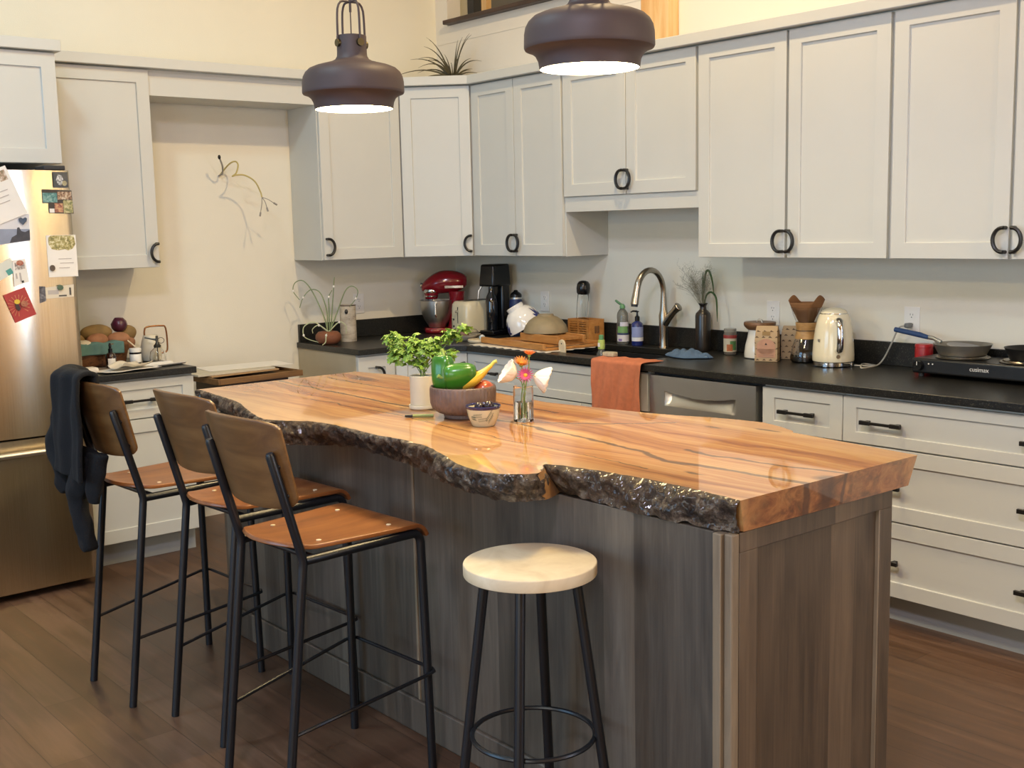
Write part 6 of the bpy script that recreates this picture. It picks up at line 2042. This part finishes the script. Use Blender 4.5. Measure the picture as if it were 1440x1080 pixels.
# ------------------------------------------------------------------ alcove: small table, papers, wires
t = thing('side_table', 'small brown wooden tray table standing in the alcove', 'table', (0.36, -1.69, 0), math.radians(3))
twd = woodmat('mid_brown_table_wood', ['#5f4226', '#7c5932', '#8f6a40'], (14, 1.5, 14), 0.45, 0.1)
MB().box(-0.19, 0.19, -0.235, 0.235, 0.800, 0.812).build('tabletop', twd, t, bevel=0.002)
for x0, x1, y0, y1 in ((-0.20, 0.20, -0.245, -0.2355), (-0.20, 0.20, 0.2355, 0.245), (-0.20, -0.1905, -0.235, 0.235), (0.1905, 0.20, -0.235, 0.235)):
    MB().box(x0, x1, y0, y1, 0.796, 0.826).build('tray_rim', twd, t, bevel=0.002)
MB().box(-0.15, 0.15, -0.185, 0.185, 0.735, 0.7955).build('apron', M_['darkwood'], t)
for sx_ in (-1, 1):
    for sy_ in (-1, 1):
        MB().tube([(sx_ * 0.150, sy_ * 0.200, 0.0), (sx_ * 0.135, sy_ * 0.172, 0.74)], [0.013, 0.018], 12).build('leg', M_['darkwood'], t)


def board(name, label, cat, c, w, h, rz, m, th):
    o = MB().cbox((0, 0, th / 2), (w, h, th)).build(name, m, loc=c, rz=rz, bevel=0.001)
    return tag(o, label, cat)


board('cardboard_sheet', 'brown cardboard sheet, lowest on the alcove table', 'cardboard', (0.32, -1.735, 0.8265), 0.30, 0.40, 0.10, M_['card'], 0.008)
board('newspaper', 'folded newspaper lying on the cardboard on the alcove table', 'newspaper', (0.32, -1.77, 0.835), 0.28, 0.44, 0.05, pm('grey_newsprint', '#c5bda9', 0.9, 0.08, 12), 0.010)
board('paper_sheet', 'white paper sheet topmost on the alcove table', 'paper', (0.29, -1.64, 0.8455), 0.22, 0.46, -0.08, M_['paper'], 0.002)

t = thing('loose_wires', 'bare electrical wires sticking out of the alcove wall', 'wires', (0.0, -1.585, 1.85))
wy = pm('yellow_cable_sheath', '#b8a868', 0.5, 0.1, 20)
wg = pm('grey_cable_sheath', '#8f8a82', 0.5, 0.1, 20)
o = Vector(t.location)
MB().tube([(0.0005, 0, 0), (0.004, 0, 0)], 0.008, 16).build('wall_grommet', M_['paper'], t)
MB().tube([Vector(p) for p in spline([(0.004, 0.0, 0.0), (0.06, -0.006, 0.012), (0.105, -0.025, 0.045), (0.125, -0.048, 0.085)], 6)], 0.0045, 8).build('cable', wg, t)
MB().ell((0.127, -0.051, 0.091), (0.008, 0.008, 0.012)).build('wire_nut', M_['blackplastic'], t)
MB().tube([Vector(p) for p in spline([(0.004, 0.004, 0.002), (0.07, 0.03, 0.058), (0.10, 0.052, 0.072), (0.12, 0.058, 0.052), (0.13, 0.040, 0.010), (0.14, 0.012, -0.008), (0.15, 0.03, -0.002), (0.16, 0.075, -0.004), (0.17, 0.125, -0.035), (0.18, 0.150, -0.09), (0.185, 0.155, -0.12)], 6)], 0.0042, 8).build('cable', wy, t)
for P, r in (([(0.185, 0.155, -0.12), (0.19, 0.150, -0.155), (0.19, 0.140, -0.20)], 0.0022), ([(0.185, 0.155, -0.12), (0.19, 0.170, -0.145), (0.195, 0.176, -0.175)], 0.0022), ([(0.185, 0.155, -0.12), (0.195, 0.185, -0.132), (0.20, 0.215, -0.150)], 0.0018)):
    MB().tube([Vector(p) for p in spline(P, 5)], r, 6).build('wire', wg, t)
    MB().tube([Vector(P[-1]), Vector(P[-1]) + (Vector(P[-1]) - Vector(P[-2])).normalized() * 0.022], 0.0048, 8).build('wire_nut', wg, t)

# ------------------------------------------------------------------ air plant on top of the corner cabinets
t = thing('air_plant', 'spiky grey-green air plant on top of the corner cabinets', 'plant', (0.325, -0.225, ZU1 + 0.0505))
rnd = random.Random(21)
apm = pm('air_plant_leaf', '#56503a', 0.7, 0.2, 14)
spec = []
for i in range(34):
    a = rnd.uniform(0, 2 * PI)
    L = rnd.uniform(0.14, 0.32)
    el_ = rnd.uniform(0.1, 1.35)
    spec.append((a, L, el_))
spec = [(a_, l_ * 1.22, e_) for a_, l_, e_ in spec]
spec += [(math.radians(228), 0.32, 0.30), (math.radians(225), 0.33, 0.55), (math.radians(235), 0.30, 1.25), (math.radians(52), 0.26, 0.9), (math.radians(48), 0.24, 0.5), (math.radians(60), 0.25, 1.2), (math.radians(-40), 0.24, 0.7)]
for a, L, el_ in spec:
    d = Vector((math.cos(a), math.sin(a), 0))
    if d.y > 0.3:
        L = min(L, 0.10 / d.y)
    if d.x < -0.3:
        L = min(L, 0.24 / -d.x)
    P = []
    for k in range(9):
        f = k / 8
        P.append(d * (0.012 + L * f * math.cos(el_) * (1 + 0.3 * f)) + Vector((0, 0, 0.018 + L * (math.sin(el_) * f * 1.25 - 0.55 * f * f * (0.6 + 0.6 * math.cos(el_))))))
        P[-1].z = max(P[-1].z, 0.006)
    MB().tube(P, [0.0085 * (1 - 0.93 * (k / 8) ** 0.8) for k in range(9)], 7, flat=0.5).build('leaf', apm, t)
MB().ell((0, 0, 0.020), (0.026, 0.026, 0.020)).build('base', apm, t)

# ------------------------------------------------------------------ papers and magnets on the refrigerator door
def fcard(name, label, cat, P, m, x=0.8125, th=0.0012, parent=None, parts=()):
    """a thin card on the refrigerator front; P = corner (y, z) list"""
    cy = sum(p[0] for p in P) / len(P)
    cz = sum(p[1] for p in P) / len(P)
    Mx = Matrix(((0, 0, 1, 0), (1, 0, 0, 0), (0, 1, 0, 0), (0, 0, 0, 1)))
    t = thing(name, label, cat, (x, cy, cz))
    MB().prism([(p[0] - cy, p[1] - cz) for p in P], 0, th, M=Mx).build('sheet', m, t, smooth=False)
    for k, (nm, Q, mm) in enumerate(parts):
        MB().prism([(q[0] - cy, q[1] - cz) for q in Q], th + 0.0002 + 0.0003 * k, th + 0.0006 + 0.0003 * k, M=Mx).build(nm, mm, t, smooth=False)
    return t


def rect(y0, y1, z0, z1):
    return [(y0, z0), (y1, z0), (y1, z1), (y0, z1)]


def disc(y, z, ry, rz_, n=18):
    return [(y + ry * math.cos(2 * PI * i / n), z + rz_ * math.sin(2 * PI * i / n)) for i in range(n)]


pict = lambda n, a, b_, c, s=30: _pict(n, a, b_, c, s)


def _pict(n, a, b_, c, s):
    m, nt, b = newmat(n)
    tc = nt.nodes.new('ShaderNodeTexCoord').outputs['Object']
    f = noise_n(nt, tc, s, 4, 0.6, 0.6)
    nt.links.new(ramp_n(nt, f, [(0.36, lin(a)), (0.5, lin(b_)), (0.62, lin(c))]), b.inputs['Base Color'])
    setin(b, rough=0.4)
    return m


ink = pm('faint_ink', '#b5aea8', 0.8, 0.05)
rz_ = lambda c, P, a: [(c[0] + (p[0]) * math.cos(a) - p[1] * math.sin(a), c[1] + p[0] * math.sin(a) + p[1] * math.cos(a)) for p in P]
A = math.radians(21)
c = (-2.955, 1.715)
fcard('letter', 'white handwritten letter with a small picture, tilted on the refrigerator door', 'letter', rz_(c, rect(-0.072, 0.072, -0.105, 0.105), A), M_['paper'], x=0.8160, parts=[
    ('small_picture', rz_(c, rect(0.028, 0.060, 0.050, 0.092), A), pict('botanical_print', '#6a6a48', '#b59a80', '#d8cfc0', 50)),
    ('writing', rz_(c, rect(-0.045, 0.040, 0.012, 0.015), A), ink), ('writing', rz_(c, rect(-0.050, 0.035, -0.010, -0.007), A), ink), ('writing', rz_(c, rect(-0.045, 0.030, -0.032, -0.029), A), ink)])
fcard('postcard', 'postcard of a blue-grey rocky coast under the letter', 'postcard', [(-2.99, 1.512), (-2.847, 1.529), (-2.844, 1.640), (-2.99, 1.630)], pm('pale_card', '#d3d3d6', 0.5, 0.03), parts=[
    ('coast_picture', [(-2.99, 1.514), (-2.8475, 1.531), (-2.846, 1.578), (-2.99, 1.580)], pm('dusk_blue', '#8790a4', 0.4, 0.1, 20)),
    ('coast_rocks', [(-2.93, 1.522), (-2.8475, 1.532), (-2.846, 1.575), (-2.865, 1.566), (-2.880, 1.570), (-2.888, 1.586), (-2.896, 1.584), (-2.900, 1.556), (-2.92, 1.545)], pm('dark_rock', '#3a3c46', 0.5, 0.2, 60))])
fcard('heart_magnet', 'black heart magnet holding the coast postcard', 'magnet', [(-2.872, 1.596), (-2.858, 1.610), (-2.855, 1.622), (-2.862, 1.627), (-2.871, 1.621), (-2.880, 1.627), (-2.888, 1.622), (-2.887, 1.610)], M_['blackplastic'], x=0.8160, th=0.004)
fcard('photo_magnet', 'small dark square photo at the top right of the refrigerator door', 'photo', rect(-2.732, -2.671, 1.750, 1.815), M_['blackplastic'], x=0.8090, parts=[
    ('white_shape', [(-2.722, 1.780), (-2.712, 1.806), (-2.696, 1.800), (-2.690, 1.782), (-2.702, 1.758), (-2.712, 1.762)], pict('white_splash', '#202020', '#a8a8a4', '#e4e4e0', 120)),
    ('pale_disc', disc(-2.687, 1.768, 0.010, 0.011), pm('khaki_disc', '#a39b78', 0.5, 0.1, 60))])
fcard('photo_collage', 'collage of small colourful pictures below the square photo', 'photo', [(-2.783, 1.685), (-2.759, 1.685), (-2.759, 1.644), (-2.656, 1.640), (-2.659, 1.738), (-2.783, 1.743)], pm('dark_backing', '#3d3630', 0.5, 0.1, 60), x=0.8080, parts=[
    ('teal_picture', rect(-2.781, -2.722, 1.688, 1.728), pict('teal_print', '#2f5f5d', '#568a84', '#86aaa2', 70)),
    ('beach_picture', rect(-2.720, -2.661, 1.700, 1.733), pict('brown_print', '#5a3c2c', '#9c7a5c', '#c9b79c', 90)),
    ('red_picture', rect(-2.735, -2.700, 1.646, 1.684), pict('red_print', '#7d3c34', '#b07a5c', '#c9a070', 80)),
    ('green_picture', rect(-2.698, -2.659, 1.643, 1.697), pict('green_print', '#6c7448', '#a59c66', '#cdc49a', 80)),
    ('white_picture', rect(-2.757, -2.737, 1.645, 1.662), M_['paper'])])
fcard('botanical_card', 'white card with olive leaves printed on top, right of the refrigerator door', 'card', rect(-2.780, -2.656, 1.373, 1.550), M_['paper'], x=0.8080, parts=[
    ('leaf_print', [(-2.772, 1.540), (-2.760, 1.549), (-2.664, 1.548), (-2.659, 1.510), (-2.672, 1.492), (-2.690, 1.484), (-2.705, 1.490), (-2.735, 1.486), (-2.760, 1.492), (-2.772, 1.512)], pict('olive_leaf_print', '#6d6a3c', '#a89c5c', '#d8d0a8', 70)),
    ('writing', rect(-2.735, -2.680, 1.448, 1.451), ink), ('writing', rect(-2.730, -2.672, 1.430, 1.433), ink), ('writing', rect(-2.735, -2.690, 1.410, 1.413), ink)])
fcard('brown_magnet', 'round brown magnet on the botanical card', 'magnet', disc(-2.764, 1.412, 0.011, 0.013), pm('brown_magnet', '#54463a', 0.5, 0.2, 60), x=0.8105, th=0.005)
fcard('ticket_strip', 'pale printed tickets in a row below the botanical card', 'ticket', [(-2.806, 1.283), (-2.682, 1.286), (-2.679, 1.339), (-2.806, 1.330)], M_['paper2'], x=0.8085, parts=[
    ('print_block', rect(-2.790, -2.745, 1.300, 1.318), ink), ('print_block', rect(-2.745, -2.712, 1.290, 1.296), pm('dark_ink', '#5c5750', 0.8, 0.05)), ('print_block', rect(-2.700, -2.692, 1.294, 1.326), pm('dark_ink_bar', '#5c5750', 0.8, 0.05))])
fcard('photo_strip', 'dark narrow photo tucked behind the printed tickets', 'photo', [(-2.826, 1.266), (-2.800, 1.274), (-2.800, 1.335), (-2.823, 1.338)], pict('grey_photo', '#35343a', '#5c5a60', '#8a8688', 50), x=0.8105)
fcard('leaf_magnet', 'green leaf-shaped magnet on the printed tickets', 'magnet', disc(-2.738, 1.328, 0.013, 0.012, 9), pm('green_magnet', '#4d6450', 0.5, 0.2, 80), x=0.8105, th=0.006)
A = math.radians(-17)
c = (-2.955, 1.415)
fcard('business_card', 'small pale card with a teal corner, upper left of the red card', 'card', rz_(c, rect(-0.045, 0.040, -0.030, 0.030), math.radians(28)), pm('pale_green_card', '#d5d9cf', 0.5, 0.03), x=0.8115, parts=[
    ('teal_square', rz_(c, rect(-0.004, 0.020, -0.030, -0.006), math.radians(28)), pm('teal_print', '#4c9a93', 0.5, 0.05))])
P = [(-2.927, 1.341), (-2.865, 1.359), (-2.874, 1.455), (-2.925, 1.450)]
fcard('recipe_card', 'white card printed with a filled bowl and forks above the red card', 'card', P, M_['paper'], x=0.8145, parts=[
    ('bowl_print', [(-2.918, 1.408), (-2.878, 1.414), (-2.879, 1.440), (-2.918, 1.440)], pict('bowl_print', '#5c5450', '#a89c94', '#d9d4cc', 90)),
    ('red_food_print', disc(-2.897, 1.438, 0.015, 0.011), pict('red_food_print', '#7a3a2c', '#a85c44', '#b98a70', 90)),
    ('fork_print', [(-2.916, 1.372), (-2.910, 1.374), (-2.912, 1.396), (-2.918, 1.395)], ink), ('fork_print', [(-2.900, 1.360), (-2.893, 1.362), (-2.897, 1.398), (-2.903, 1.398)], ink), ('dark_print', [(-2.895, 1.355), (-2.886, 1.357), (-2.887, 1.366), (-2.896, 1.364)], M_['darkgrey'])])
P = [(-2.933, 1.190), (-2.845, 1.221), (-2.884, 1.337), (-2.973, 1.307)]
fcard('red_card', 'red card with gold rays and a yellow flower, tilted on the refrigerator', 'card', P, pm('red_card_print', '#ad3a38', 0.5, 0.05), x=0.8130, parts=[
    ('ray', [(-2.915 + 0.010 * math.cos(a), 1.262 + 0.010 * math.sin(a)), (-2.915 + 0.045 * math.cos(a - .03), 1.262 + 0.045 * math.sin(a - .03)), (-2.915 + 0.045 * math.cos(a + .03), 1.262 + 0.045 * math.sin(a + .03))], pm_cache('gold_ink', '#c98a5c')) for a in [0.35 * k - 0.6 for k in range(16)]] + [
    ('dark_stem_print', [(-2.928, 1.250), (-2.916, 1.240), (-2.908, 1.246), (-2.918, 1.275), (-2.930, 1.272)], pm('dark_red_print', '#3c2a2c', 0.5, 0.1)), ('yellow_flower_print', disc(-2.921, 1.278, 0.012, 0.010, 12), pm('yellow_print', '#d9b93c', 0.5, 0.1)), ('fruit_print', disc(-2.893, 1.268, 0.015, 0.013, 14), pict('fruit_print', '#8c4c3c', '#a8694c', '#b88058', 120))])
